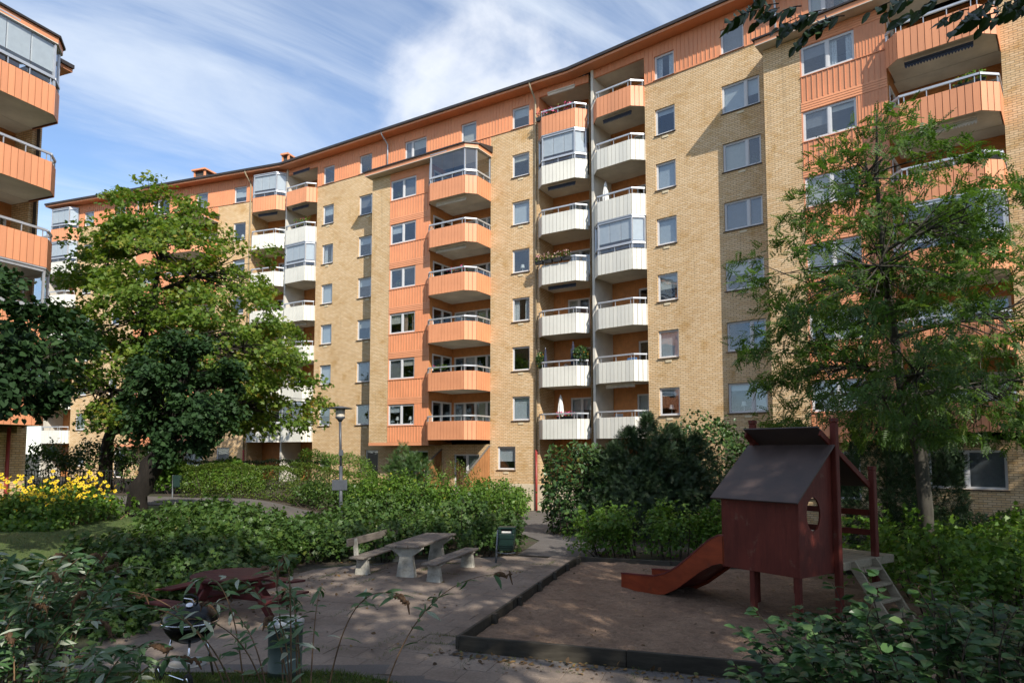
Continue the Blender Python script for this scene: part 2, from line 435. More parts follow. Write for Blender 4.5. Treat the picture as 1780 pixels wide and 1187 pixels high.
def unit(a): return a / np.maximum(np.linalg.norm(a, axis=-1, keepdims=True), 1e-9)
def basis(dirs, nrm):
    x = unit(dirs); y = unit(np.cross(nrm, x)); z = np.cross(x, y)
    return x, y, z
def leaves(name, pos, dirs, nrm, size, kind, mat, parent=None, var=None, rng=RNG):
    v, f = TM[kind]; n = len(pos)
    x, y, z = basis(dirs, nrm)
    size = np.broadcast_to(np.asarray(size, float), (n,))[:, None, None]
    P = pos[:, None, :] + size * (v[None, :, 0:1] * x[:, None, :] + v[None, :, 1:2] * y[:, None, :] + v[None, :, 2:3] * z[:, None, :])
    F = (f[None] + (np.arange(n) * len(v))[:, None, None]).reshape(-1)
    me = bpy.data.meshes.new(name)
    me.vertices.add(n * len(v)); me.vertices.foreach_set('co', P.reshape(-1).astype(np.float32))
    nf = n * len(f)
    me.loops.add(nf * 3); me.loops.foreach_set('vertex_index', F.astype(np.int32))
    me.polygons.add(nf); me.polygons.foreach_set('loop_start', np.arange(0, nf * 3, 3, dtype=np.int32))
    if var is None: var = rng.random(n)
    at = me.attributes.new('var', 'FLOAT', 'FACE'); at.data.foreach_set('value', np.repeat(var, len(f)).astype(np.float32))
    me.materials.append(mat); me.update(calc_edges=True)
    return obj(name, me, parent)

def rdir(n, rng=RNG):
    return unit(rng.normal(size=(n, 3)))
def bez(a, b, c, n):
    a, b, c = Vector(a), Vector(b), Vector(c)
    return [a * (1-t)**2 + b * (2*t*(1-t)) + c * t*t for t in [i / (n-1) for i in range(n)]]

M['lf_maple'] = leaf_mat('maple_leaf', [(0.0, (0.060, 0.118, 0.018)), (0.45, (0.112, 0.190, 0.027)), (0.78, (0.185, 0.245, 0.037)), (0.95, (0.29, 0.25, 0.04)), (1.0, (0.34, 0.17, 0.03))], 0.45)
M['lf_linden'] = leaf_mat('linden_leaf', [(0.0, (0.014, 0.036, 0.012)), (0.6, (0.026, 0.060, 0.020)), (1.0, (0.046, 0.092, 0.028))], 0.22, 0.6, 0.18)
M['lf_rowan'] = leaf_mat('rowan_leaf', [(0.0, (0.040, 0.085, 0.018)), (0.6, (0.075, 0.145, 0.028)), (0.92, (0.13, 0.195, 0.045)), (1.0, (0.24, 0.20, 0.05))], 0.45)
M['lf_currant'] = leaf_mat('currant_leaf', [(0.0, (0.030, 0.066, 0.016)), (0.6, (0.055, 0.110, 0.022)), (0.9, (0.095, 0.150, 0.03)), (0.96, (0.14, 0.16, 0.035)), (1.0, (0.34, 0.22, 0.02))], 0.28)
M['lf_bright'] = leaf_mat('bright_shrub_leaf', [(0.0, (0.045, 0.105, 0.014)), (0.55, (0.085, 0.17, 0.022)), (0.9, (0.14, 0.23, 0.03)), (0.97, (0.28, 0.27, 0.03)), (1.0, (0.45, 0.28, 0.02))], 0.35)
M['lf_hedge'] = leaf_mat('hedge_leaf', [(0.0, (0.040, 0.080, 0.012)), (0.6, (0.080, 0.130, 0.018)), (0.92, (0.14, 0.17, 0.025)), (1.0, (0.20, 0.09, 0.03))], 0.3)
M['lf_rhodo'] = leaf_mat('rhododendron_leaf', [(0.0, (0.025, 0.062, 0.018)), (0.6, (0.050, 0.100, 0.028)), (0.93, (0.085, 0.13, 0.03)), (0.97, (0.35, 0.22, 0.03)), (1.0, (0.38, 0.13, 0.02))], 0.15, 0.35)
M['lf_yew'] = leaf_mat('yew_needle', [(0.0, (0.012, 0.028, 0.011)), (0.7, (0.026, 0.052, 0.018)), (1.0, (0.048, 0.085, 0.028))], 0.08, 0.55)
M['lf_thuja'] = leaf_mat('thuja_scale', [(0.0, (0.010, 0.028, 0.010)), (0.7, (0.022, 0.050, 0.014)), (1.0, (0.04, 0.08, 0.02))], 0.1, 0.6)
M['lf_dog'] = leaf_mat('dogwood_leaf', [(0.0, (0.025, 0.065, 0.022)), (0.55, (0.045, 0.105, 0.034)), (0.9, (0.08, 0.16, 0.052)), (1.0, (0.12, 0.17, 0.06))], 0.22, 0.38)
M['lf_budd'] = leaf_mat('buddleia_leaf', [(0.0, (0.040, 0.095, 0.032)), (0.55, (0.070, 0.145, 0.052)), (0.80, (0.11, 0.18, 0.075)), (0.86, (0.30, 0.34, 0.27)), (0.97, (0.38, 0.42, 0.33)), (1.0, (0.16, 0.24, 0.02))], 0.22, 0.5)
M['lf_grass'] = leaf_mat('grass_blade', [(0.0, (0.040, 0.080, 0.014)), (0.6, (0.075, 0.13, 0.022)), (1.0, (0.15, 0.16, 0.05))], 0.3, 0.6)
M['lf_litter'] = leaf_mat('fallen_leaf', [(0.0, (0.05, 0.03, 0.015)), (0.5, (0.13, 0.075, 0.03)), (0.85, (0.22, 0.13, 0.045)), (1.0, (0.09, 0.13, 0.05))], 0.1, 0.8)
M['lf_flower'] = leaf_mat('yellow_petal', [(0.0, (0.68, 0.44, 0.01)), (1.0, (0.80, 0.62, 0.03))], 0.25, 0.6, tint=(1, 1, 0.6))
M['lf_pink'] = leaf_mat('pink_petal', [(0.0, (0.60, 0.03, 0.16)), (0.7, (0.75, 0.08, 0.28)), (1.0, (0.75, 0.4, 0.45))], 0.25, 0.6, tint=(1, 1, 1))
M['lf_pale'] = leaf_mat('pale_pink_petal', [(0.0, (0.45, 0.16, 0.20)), (0.6, (0.60, 0.38, 0.36)), (1.0, (0.55, 0.45, 0.25))], 0.2, 0.7, tint=(1, 1, 1))
M['lf_beech'] = leaf_mat('dark_beech_leaf', [(0.0, (0.018, 0.040, 0.012)), (1.0, (0.035, 0.070, 0.02))], 0.2, 0.4)

def sample_crown(rng, n, prof, axis_pts, shell=0.55, squash=1.0, gap=None):
    """points in a crown: prof(t)->radius for t in 0..1 up the crown; axis_pts(t)->centre"""
    out = []
    while len(out) < n:
        t = rng.random(); r = prof(t)
        if rng.random() > (r / prof.rmax) ** 1.3: continue
        a = rng.uniform(0, 2 * math.pi); q = rng.random() ** (0.5 * (1 - shell) + 0.08)
        lump = 1 + 0.20 * math.sin(3 * a + 7 * t + prof.ph) + 0.13 * math.sin(5 * a - 11 * t + 2 * prof.ph)
        c = axis_pts(t)
        p = (c[0] + r * q * lump * math.cos(a), c[1] + r * q * lump * math.sin(a) * squash, c[2])
        out.append(p)
    return np.array(out)
def profile(keys, ph=0.0):
    ks = sorted(keys)
    def f(t): return float(np.interp(t, [k[0] for k in ks], [k[1] for k in ks]))
    f.rmax = max(k[1] for k in ks); f.ph = ph
    return f

def clump_leaves(rng, cl, per, sx, sz, centre, droop=0.3, up=0.7):
    n = len(cl) * per
    c = np.repeat(cl, per, 0)
    g = rng.normal(size=(n, 3)); g = unit(g) * (rng.random((n, 1)) ** 0.45)
    sc = np.repeat(rng.uniform(0.65, 1.35, (len(cl), 1)), per, 0)
    off = g * np.array([sx, sx, sz]) * sc
    # sprays sag at their outer ends
    out = unit((c - centre) * np.array([1, 1, 0.35]) + 1e-6)
    off[:, 2] -= 0.30 * np.maximum(0, (off * out).sum(1))
    pos = c + off
    d = unit(out * 0.6 + rdir(n, rng) * 0.9 + np.array([0, 0, -droop]))
    nr = unit(np.array([0, 0, 1.0]) * up + out * 0.35 + rdir(n, rng) * 0.55)
    cv = np.repeat(rng.random(len(cl)), per)
    return pos, d, nr, cv

def skeleton(rng, trunk, trad, clumps, nlimb, lo=0.25, r_limb=0.10, r_twig=0.018, sides=6, wob=0.12):
    """trunk polyline + limbs that split to every clump"""
    mb = MB()
    tp = [Vector(p) for p in trunk]
    mb.tube(tp, trad, 14)
    for i_ in range(len(mb.v)):
        ring = min(i_ // 14, len(tp) - 1); c_ = tp[ring]; q_ = Vector(mb.v[i_]) - c_
        mb.v[i_] = tuple(c_ + q_ * (1 + 0.09 * rng.normal()))
    acc = [0]
    for a, b in zip(tp, tp[1:]): acc.append(acc[-1] + (b - a).length)
    def at(t):
        L = t * acc[-1]
        for i in range(len(tp) - 1):
            if L <= acc[i + 1] + 1e-6:
                q = (L - acc[i]) / max(1e-6, acc[i + 1] - acc[i]); return tp[i].lerp(tp[i + 1], q), trad[i] * (1 - q) + trad[i + 1] * q
        return tp[-1], trad[-1]
    # group clumps around limb seeds
    idx = rng.choice(len(clumps), nlimb, replace=False); seeds = clumps[idx].copy()
    for _ in range(4):
        own = np.argmin(((clumps[:, None] - seeds[None]) ** 2 * np.array([1, 1, 1.6])).sum(-1), 1)
        for j in range(nlimb):
            if (own == j).any(): seeds[j] = clumps[own == j].mean(0)
    zlo, zhi = clumps[:, 2].min(), clumps[:, 2].max()
    for j in range(nlimb):
        mem = clumps[own == j]
        if not len(mem): continue
        c = Vector(seeds[j]); t = lo + (0.97 - lo) * max(0, min(1, (c.z - zlo) / (zhi - zlo) * 0.9))
        p0, r0 = at(t)
        if p0.z > c.z + 0.3: p0, r0 = at(max(lo * 0.8, t - 0.15))
        mid = p0.lerp(c, 0.5) + Vector((rng.normal() * wob, rng.normal() * wob, 0.12 * (c - p0).length))
        path = bez(p0, mid, c, 7)
        rl = min(r0 * 0.75, r_limb * (0.6 + 0.05 * len(mem)))
        mb.tube(path, [rl * (1 - 0.75 * i / 6) for i in range(7)], sides, cap=False)
        for q in mem:
            i = int(rng.integers(2, 6)); s_ = path[i]; q = Vector(q)
            m_ = s_.lerp(q, 0.5) + Vector((rng.normal() * wob, rng.normal() * wob, rng.normal() * wob + 0.08 * (q - s_).length))
            mb.tube(bez(s_, m_, q, 5), [r_twig * (2.4 - 0.5 * i_) for i_ in range(5)], 4, cap=False)
    return mb

def tree(name, label, cat, base, trunk, trad, prof, z0, z1, axis, nclump, per, sx, sz, kind, size, mat, bark='bark', nlimb=9, seed=1, shell=0.55, droop=0.3, up=0.7,
         r_limb=0.10, r_twig=0.018, group=None, lo=0.25, wob=0.12, keep=None, squash=1.0):
    rng = np.random.default_rng(seed)
    root = empty(name, base, 0, label, cat, group)
    b = Vector(base)
    cl = sample_crown(rng, nclump, prof, lambda t: (axis(t)[0], axis(t)[1], z0 + (z1 - z0) * t), shell, squash)
    if keep is not None: cl = np.array([c for c in cl if keep(c)])
    centre = cl.mean(0)
    sk = skeleton(rng, trunk, trad, cl, nlimb, lo, r_limb, r_twig, wob=wob)
    sk.v = [(x - b.x, y - b.y, z - b.z) for x, y, z in sk.v]
    sk.build('trunk', M[bark], root, True)
    pos, d, nr, cv = clump_leaves(rng, cl, per, sx, sz, centre, droop, up)
    var = np.clip(0.62 * rng.random(len(pos)) + 0.38 * cv, 0, 1)
    sz_ = size * rng.uniform(0.7, 1.25, len(pos))
    o = leaves('crown', pos - np.array(base), d, nr, sz_, kind, M[mat], root, var)
    return root, cl

def shrub(name, label, cat, base, pts_fn, n, kind, size, mat, stems=14, seed=1, up=0.8, droop=0.35, r=0.010, stem_mat='twig_dark', group=None, hgt=1.2, clump=None, stuff=False, spread=0.5):
    """pts_fn(rng, n) -> points in world space filling the shrub"""
    rng = np.random.default_rng(seed)
    root = empty(name, base, 0, label, cat, group)
    pos = pts_fn(rng, n); n = len(pos)
    cen = pos.mean(0)
    out = unit((pos - cen) * np.array([1, 1, 0.6]) + 1e-6)
    d = unit(out * 0.5 + rdir(n, rng) * 0.8 + np.array([0, 0, -droop]))
    nr = unit(np.array([0, 0, 1.0]) * up + out * 0.4 + rdir(n, rng) * 0.55)
    f = 0.5 + 0.5 * np.sin(pos[:, 0] * 2.7 + seed) * np.sin(pos[:, 1] * 3.1) * np.sin(pos[:, 2] * 3.7 + seed)
    var = np.clip(0.75 * rng.random(n) + 0.25 * f, 0, 1)
    leaves('foliage', pos - np.array(base), d, nr, size * rng.uniform(0.6, 1.3, n) * np.where(rng.random(n) < 0.3, 0.6, 1.0), kind, M[mat], root, var)
    mb = MB(); sel = pos[rng.choice(n, min(stems, n), replace=False)]
    for q in sel:
        g = (q[0] * (1 - spread) + spread * (cen[0] + (q[0] - cen[0]) * 0.7), q[1] * (1 - spread) + spread * (cen[1] + (q[1] - cen[1]) * 0.7))
        a = Vector((g[0], g[1], zgf(g[0], g[1]) - 0.05)) - Vector(base); q = Vector(q) - Vector(base)
        m_ = a.lerp(q, 0.55) + Vector((rng.normal() * 0.06, rng.normal() * 0.06, 0.1))
        mb.tube(bez(a, m_, q, 5), [r * (1.8 - 0.32 * i) for i in range(5)], 4, cap=False)
    setp(mb.build('stem', M[stem_mat], root), kind='stuff')
    return root

def mass(x0, x1, y0, y1, h, edge=0.5, lump=0.35, seed=0, zlo=0.15, thick=0.55, skew=0.0, clumpy=0.35):
    """filled bushy volume over a rectangle (uneven top, rounded sides); leaves gather near its skin"""
    def fn(rng, n):
        out = []; got = 0
        r2 = np.random.default_rng(seed + 100)
        ph = r2.uniform(0, 6.28, 6)
        cs = np.stack([r2.uniform(x0, x1, 60), r2.uniform(y0, y1, 60), r2.uniform(0.2, h, 60)], 1)
        while got < n:
            m = n * 4
            x = rng.uniform(x0, x1, m); y = rng.uniform(y0, y1, m)
            ex = np.minimum(x - x0, x1 - x) / edge; ey = np.minimum(y - y0, y1 - y) / edge
            e = np.clip(np.minimum(ex, ey), 0, 1); e = np.sqrt(np.clip(1 - (1 - e) ** 2, 0, 1))
            top = h * (0.35 + 0.65 * e) * (1 + lump * 0.5 * (np.sin(x * 2.1 + ph[0]) * np.sin(y * 1.9 + ph[1]) + 0.6 * np.sin(x * 4.7 + ph[2]) * np.sin(y * 4.3 + ph[3]) + 0.4 * np.sin(x * 9 + ph[4]) * np.sin(y * 8.3 + ph[5])))
            q = rng.random(m)
            side = rng.random(m) < (0.45 * (1 - e) + 0.08)
            z = np.where(side, zlo + (top - zlo) * rng.random(m), top - thick * q ** 1.6 * np.minimum(1, top))
            ok = (z > zlo * 0.5)
            dmin = np.sqrt((((np.stack([x, y, z], 1)[:, None] - cs[None]) ** 2).sum(-1)).min(1))
            ok &= rng.random(m) > clumpy * np.clip(dmin / 0.7, 0, 1)
            p = np.stack([x + skew * z, y, z + zg(x, y)], 1)[ok]
            out.append(p); got += len(p)
        return np.concatenate(out)[:n]
    return fn
def ball(cx_, cy_, cz_, rx, ry, rz_, seed=0, lump=0.18, thick=0.35, zmin=None):
    def fn(rng, n):
        d = rdir(n * 2, rng); r2 = np.random.default_rng(seed + 50); ph = r2.uniform(0, 6.28, 6)
        L = 1 + lump * (np.sin(5 * d[:, 0] + ph[0]) * np.sin(4 * d[:, 1] + ph[1]) + np.sin(9 * d[:, 2] + ph[2]) * np.sin(8 * d[:, 0] + ph[3]) * 0.7 + 0.5 * np.sin(14 * d[:, 1] + ph[4]) * np.sin(13 * d[:, 2] + ph[5]))
        r = L * (1 - thick * rng.random(n * 2) ** 1.7)
        p = np.array([cx_, cy_, cz_]) + d * r[:, None] * np.array([rx, ry, rz_])
        zm = zg(p[:, 0], p[:, 1]) + 0.05 if zmin is None else zmin
        return p[p[:, 2] > zm][:n]
    return fn

def shoots(x0, x1, y0, y1, h, ns, seed=0, zlo=0.2, spread=0.13, arch=0.25, edge=0.6, low=0.45):
    """upright leafy shoots rising from a rectangle; points lie along the shoots"""
    def fn(rng, n):
        r2 = np.random.default_rng(seed + 7)
        sx = r2.uniform(x0, x1, ns); sy = r2.uniform(y0, y1, ns)
        e = np.clip(np.minimum(np.minimum(sx - x0, x1 - sx), np.minimum(sy - y0, y1 - sy)) / edge, 0, 1)
        hh = h * (0.60 + 0.40 * np.sqrt(e)) * r2.uniform(0.72, 1.18, ns) * (1 + 0.16 * np.sin(sx * 1.7 + seed) * np.sin(sy * 1.3))
        a = r2.uniform(0, 6.28, ns); out = np.stack([np.cos(a), np.sin(a)], 1) * (arch * r2.uniform(0.2, 1.3, ns))[:, None]
        k = rng.integers(0, ns, n); t = zlo + (1 - zlo) * rng.random(n) ** (0.5 + low)
        g = rng.normal(size=(n, 3)) * spread * (1.15 - 0.7 * t)[:, None]
        x = sx[k] + out[k, 0] * t ** 2 + g[:, 0]; y = sy[k] + out[k, 1] * t ** 2 + g[:, 1]
        z = hh[k] * (t - 0.12 * t ** 3) + g[:, 2] * 0.6
        return np.stack([x, y, zg(x, y) + np.maximum(z, 0.03)], 1)
    return fn
# ------------------------------------------------------------------ ground
def sstep(a, b, x):
    t = np.clip((np.asarray(x, float) - a) / (b - a), 0, 1); return t * t * (3 - 2 * t)
def zg(x, y):
    x = np.asarray(x, float); y = np.asarray(y, float)
    yb = 8.45 + 0.75 * sstep(-0.8, -2.2, x)
    near = 1.5 * np.clip((yb - y) / yb, 0, 1.6) ** 0.75
    left = 0.85 * sstep(5.5, 12.0, -x) * sstep(8.0, 15.0, y)
    far = -0.25 * sstep(22, 34, y) * sstep(-9, -3, x)
    return near + left + far
def zgf(x, y): return float(zg(x, y))

def grid_mesh(name, xs, ys, zf, mat, smooth=True):
    X, Y = np.meshgrid(xs, ys); Z = zf(X, Y)
    v = np.stack([X, Y, Z], -1).reshape(-1, 3)
    nx, ny = len(xs), len(ys)
    a = (np.arange(ny - 1)[:, None] * nx + np.arange(nx - 1)[None, :]).ravel()
    f = np.stack([a, a + 1, a + nx + 1, a + nx], 1)
    me = bpy.data.meshes.new(name); me.from_pydata(v.tolist(), [], f.tolist())
    me.materials.append(mat)
    if smooth: me.polygons.foreach_set('use_smooth', [True] * len(f))
    me.update(); return me

def soil_mat():
    m, t, b = newmat('garden_soil')
    g = N(t, 'ShaderNodeNewGeometry').outputs['Position']
    f = noise(t, 0.6, 6, 0.6, g); h = noise(t, 14, 8, 0.7, g)
    c = ramp(t, h, [(0.3, (0.022, 0.016, 0.011)), (0.6, (0.07, 0.052, 0.036)), (0.8, (0.12, 0.09, 0.06))])
    c = mixc(t, maprange(f, 0.45, 0.62, 0, 0.7, tree=t), c, (0.03, 0.045, 0.012))
    t.links.new(c, b.inputs['Base Color']); b.inputs['Roughness'].default_value = 0.95
    bump(t, b, h, 0.8, 0.04); return m
def lawn_mat():
    m, t, b = newmat('lawn_turf')
    g = N(t, 'ShaderNodeNewGeometry').outputs['Position']
    f = noise(t, 0.8, 5, 0.6, g); h = noise(t, 30, 6, 0.7, g)
    c = ramp(t, f, [(0.3, (0.045, 0.075, 0.018)), (0.55, (0.075, 0.115, 0.025)), (0.75, (0.12, 0.13, 0.04))])
    c = mixc(t, 1.0, c, ramp(t, h, [(0.3, (0.6, 0.6, 0.6)), (0.7, (1.15, 1.15, 1.1))]), 'MULTIPLY')
    t.links.new(c, b.inputs['Base Color']); b.inputs['Roughness'].default_value = 0.95
    bump(t, b, h, 0.6, 0.03); return m
def asphalt_mat():
    m, t, b = newmat('worn_asphalt')
    g = N(t, 'ShaderNodeNewGeometry').outputs['Position']
    f = noise(t, 0.5, 6, 0.6, g); h = noise(t, 60, 4, 0.7, g)
    c = ramp(t, f, [(0.3, (0.085, 0.076, 0.07)), (0.7, (0.15, 0.135, 0.125))])
    c = mixc(t, 1.0, c, ramp(t, h, [(0.3, (0.65, 0.65, 0.65)), (0.7, (1.2, 1.2, 1.2))]), 'MULTIPLY')
    t.links.new(c, b.inputs['Base Color']); b.inputs['Roughness'].default_value = 0.9
    bump(t, b, h, 0.4, 0.01); return m
def slab_mat():
    m, t, b = newmat('paving_slab')
    g = N(t, 'ShaderNodeNewGeometry').outputs['Position']
    oi = N(t, 'ShaderNodeObjectInfo').outputs['Random']
    f = noise(t, 0.7, 6, 0.65, g); h = noise(t, 25, 7, 0.7, g)
    c = ramp(t, f, [(0.3, (0.140, 0.107, 0.083)), (0.55, (0.230, 0.180, 0.142)), (0.75, (0.30, 0.24, 0.19))])
    c = mixc(t, 1.0, c, ramp(t, h, [(0.3, (0.7, 0.7, 0.7)), (0.7, (1.12, 1.12, 1.12))]), 'MULTIPLY')
    c = mixc(t, 1.0, c, ramp(t, oi, [(0.0, (0.95, 0.94, 0.93)), (1.0, (1.04, 1.04, 1.04))]), 'MULTIPLY')
    t.links.new(c, b.inputs['Base Color']); b.inputs['Roughness'].default_value = 0.9
    bump(t, b, h, 0.35, 0.008); return m
def sand_mat():
    m, t, b = newmat('sandbox_sand')
    g = N(t, 'ShaderNodeNewGeometry').outputs['Position']
    f = noise(t, 1.1, 6, 0.6, g); h = noise(t, 45, 6, 0.75, g)
    c = ramp(t, f, [(0.3, (0.225, 0.142, 0.092)), (0.7, (0.335, 0.225, 0.15))])
    c = mixc(t, 1.0, c, ramp(t, h, [(0.25, (0.62, 0.6, 0.58)), (0.6, (1.05, 1.05, 1.05))]), 'MULTIPLY')
    c = mixc(t, 1.0, c, ramp(t, noise(t, 7, 6, 0.7, g, 1.0), [(0.35, (0.66, 0.64, 0.62)), (0.55, (1.0, 1.0, 1.0)), (0.75, (1.12, 1.1, 1.08))]), 'MULTIPLY')  # blotches paint the shade of small hollows into the sand, suggesting relief
    t.links.new(c, b.inputs['Base Color']); b.inputs['Roughness'].default_value = 0.95
    bump(t, b, mt('ADD', h, mt('MULTIPLY', noise(t, 11, 5, 0.6, g), 2.5, tree=t), tree=t), 1.0, 0.03); return m
M['soil'] = soil_mat(); M['lawn'] = lawn_mat(); M['asphalt'] = asphalt_mat(); M['slab'] = slab_mat(); M['sand'] = sand_mat()

xs = np.concatenate([np.linspace(-400, -50, 12), np.linspace(-48, 42, 181), np.linspace(46, 400, 12)])
ys = np.concatenate([np.linspace(-300, -22, 10), np.linspace(-20, 60, 201), np.linspace(65, 500, 14)])
setp(obj('ground', grid_mesh('ground', xs, ys, lambda x, y: zg(x, y) - 0.012, M['soil'])), kind='structure')

def sheet(name, poly, mat, dz, step=0.5):
    """a draped sheet over the ground, clipped to a polygon"""
    import bmesh
    bm = bmesh.new()
    vs = [bm.verts.new((p[0], p[1], 0)) for p in poly]
    bm.faces.new(vs)
    x0 = min(p[0] for p in poly); x1 = max(p[0] for p in poly); y0 = min(p[1] for p in poly); y1 = max(p[1] for p in poly)
    for ax, a, b in ((0, x0, x1), (1, y0, y1)):
        k = a + step
        while k < b:
            co = (k, 0, 0) if ax == 0 else (0, k, 0); no = (1, 0, 0) if ax == 0 else (0, 1, 0)
            bmesh.ops.bisect_plane(bm, geom=bm.verts[:] + bm.edges[:] + bm.faces[:], plane_co=co, plane_no=no)
            k += step
    for v in bm.verts: v.co.z = zgf(v.co.x, v.co.y) + dz
    for f in bm.faces:
        if f.normal.z < 0: f.normal_flip()
        f.smooth = True
    me = bpy.data.meshes.new(name); bm.to_mesh(me); bm.free(); me.materials.append(mat)
    return setp(obj(name, me), kind='structure')

sheet('lawn', [(-24, 12), (-17, 10.5), (-11, 11), (-9.0, 14), (-9.4, 18), (-10.4, 22.0), (-11.5, 24.6), (-13.5, 26.0), (-16.0, 23.5), (-24, 20)], M['lawn'], 0.004)
sheet('road', [(-40, 26.6), (-19, 28.2), (-13.5, 26.4), (-9.0, 25.6), (-4.0, 25.0), (0.0, 25.6), (0.9, 22.5), (0.15, 19.4), (2.3, 18.7), (3.0, 21.5), (3.2, 24.5), (9, 23.5), (20, 19.5),
               (21.5, 22.6), (9, 27.6), (4.8, 29.0), (3.6, 33.6), (1.6, 36.2), (-0.3, 36.6), (0.3, 29.8), (-4, 28.6), (-9, 29.2), (-13, 30.4), (-19, 32.2), (-40, 31)], M['asphalt'], 0.010)

# patio of concrete slabs, laid square to the sandbox
E1 = Vector((0.312, 0.950, 0)).normalized(); E2 = Vector((0.950, -0.312, 0))
patio = setp(empty('patio', (0, 0, 0)), kind='structure')
mb = MB(); w = 0.497; h = 0.05; c = 0.006
mb.prism([(-w/2, -w/2), (w/2, -w/2), (w/2, w/2), (-w/2, w/2)], -h, -c)
i = len(mb.v)
mb.v += [(sx * (w/2 - c), sy * (w/2 - c), 0) for sx, sy in ((-1,-1),(1,-1),(1,1),(-1,1))]
mb.f[1] = (i, i+1, i+2, i+3)
for k in range(4): mb.f.append((4 + k, 4 + (k+1) % 4, i + (k+1) % 4, i + k)); mb.m.append(0)
slab_me = mb.mesh('paving_slab', M['slab'])
SB0 = Vector((-0.76, 10.28, 0))
rz_sb = math.atan2(E2.y, E2.x)
n_sl = 0; rest = []
def on_patio(p):
    if p.y < 8.6 + 0.55 * float(sstep(-0.8, -2.2, p.x)): return False
    if p.x < -6.4 + 0.12 * (p.y - 9): return False
    if p.y > 19.0 - 0.55 * max(0, -p.x - 1.0): return False
    return True
for a in range(-14, 16):
    for b in range(-6, 20):
        p = SB0 + E2 * ((a + 0.5 * (b % 2)) * 0.5 - 0.27) + E1 * (b * 0.5 - 0.13)
        if not on_patio(p): continue
        if (p - SB0).dot(E2) > -0.2 and -0.3 < (p - SB0).dot(E1): continue
        if p.x > 5.5: continue
        z = zgf(p.x, p.y) + 0.004 + random.uniform(-0.004, 0.004)
        if n_sl < 298:
            o = obj('paving_slab', slab_me, patio, (p.x, p.y, z + 0.008), (random.uniform(-.006, .006), random.uniform(-.006, .006), rz_sb + random.uniform(-.008, .008)))
            n_sl += 1

sheet('paving_bed', [(-6.6, 8.9), (-0.5, 8.35), (5.4, 7.6), (5.6, 8.0), (-0.85, 10.2), (1.65, 18.4), (0.2, 19.2), (-2.5, 18.6), (-4.8, 17.2), (-5.6, 14)], M['asphalt'], 0.003)
# sandbox: sand bed and timber edging
SBW, SBL = 7.6, 8.15
def sb(u, v, z=0): p = SB0 + E2 * u + E1 * v; return Vector((p.x, p.y, z))
us = np.linspace(0.02, SBW, 230); vs_ = np.linspace(0.02, SBL, 240)
def fbm(x, y, seed=0):
    out = np.zeros_like(x); r = np.random.default_rng(seed)
    for o in range(5):
        fx = 2 ** o * 0.9
        for k in range(5):
            a = r.uniform(0, 2 * math.pi); ph = r.uniform(0, 6.28)
            out += np.sin((x * math.cos(a) + y * math.sin(a)) * fx * 2.3 + ph) / 5 / (1.75 ** o)
    return out
U, V = np.meshgrid(us, vs_)
Z = 0.035 * fbm(U, V, 3) + 0.02
rf = np.random.default_rng(9)
for _ in range(700):     # footprints and dug hollows
    cu, cv, rr_ = rf.uniform(0, SBW), rf.uniform(0, SBL), rf.uniform(0.05, 0.14)
    d2 = ((U - cu) ** 2 + ((V - cv) * rf.uniform(0.6, 1.5)) ** 2) / rr_ ** 2
    Z += rf.uniform(-0.030, 0.012) * np.exp(-d2 * 1.6) + 0.008 * np.exp(-(np.sqrt(d2) - 1.3) ** 2 * 5)
Z += 0.006 * fbm(U * 5, V * 5, 8)
X = SB0.x + E2.x * U + E1.x * V; Y = SB0.y + E2.y * U + E1.y * V
v = np.stack([X, Y, Z + 0.03], -1).reshape(-1, 3); nx = len(us); ny = len(vs_)
a = (np.arange(ny - 1)[:, None] * nx + np.arange(nx - 1)[None, :]).ravel()
me = bpy.data.meshes.new('sand'); me.from_pydata(v.tolist(), [], np.stack([a, a + 1, a + nx + 1, a + nx], 1).tolist())
me.materials.append(M['sand']); me.polygons.foreach_set('use_smooth', [True] * ((nx-1)*(ny-1))); me.update()
setp(obj('sand', me), 'brown trampled sand filling the timber-edged play area', 'sand', kind='stuff')
edge = empty('sandbox_edging', tuple(SB0), rz_sb, 'dark weathered timber edging around the sandbox', 'sandbox')
def plank(par, name, x0, x1, y0, y1, z0, z1, mat, bw=0.008):
    m_ = MB(); m_.box(-(x1-x0)/2, (x1-x0)/2, -(y1-y0)/2, (y1-y0)/2, -(z1-z0)/2, (z1-z0)/2)
    o = m_.build(name, mat, par, loc=((x0+x1)/2, (y0+y1)/2, (z0+z1)/2))
    return bevel(o, bw)
k = 0.0
for ln in (2.45, 2.55, 2.62):
    plank(edge, 'edge_board', k, k + ln - 0.006, -0.055, 0.0, -0.05, 0.21 + random.uniform(-.006, .006), M['timber']); k += ln
k = -0.05
for ln in (2.6, 2.75, 2.85):
    plank(edge, 'edge_board', -0.06, -0.003, k, k + ln - 0.006, -0.05, 0.20 + random.uniform(-.01, .008), M['timber']); k += ln
k = 0.0
for ln in (2.3, 2.5, 2.8):
    plank(edge, 'edge_board', k, k + ln - 0.006, SBL, SBL + 0.06, -0.05, 0.17, M['timber']); k += ln
for q in (1.35, 2.75, 4.1, 5.3, 6.5, 7.6):
    plank(edge, 'stake', 0.0, 0.085, q, q + 0.10, -0.05, 0.215 + random.uniform(-.01, .03), M['timber'])

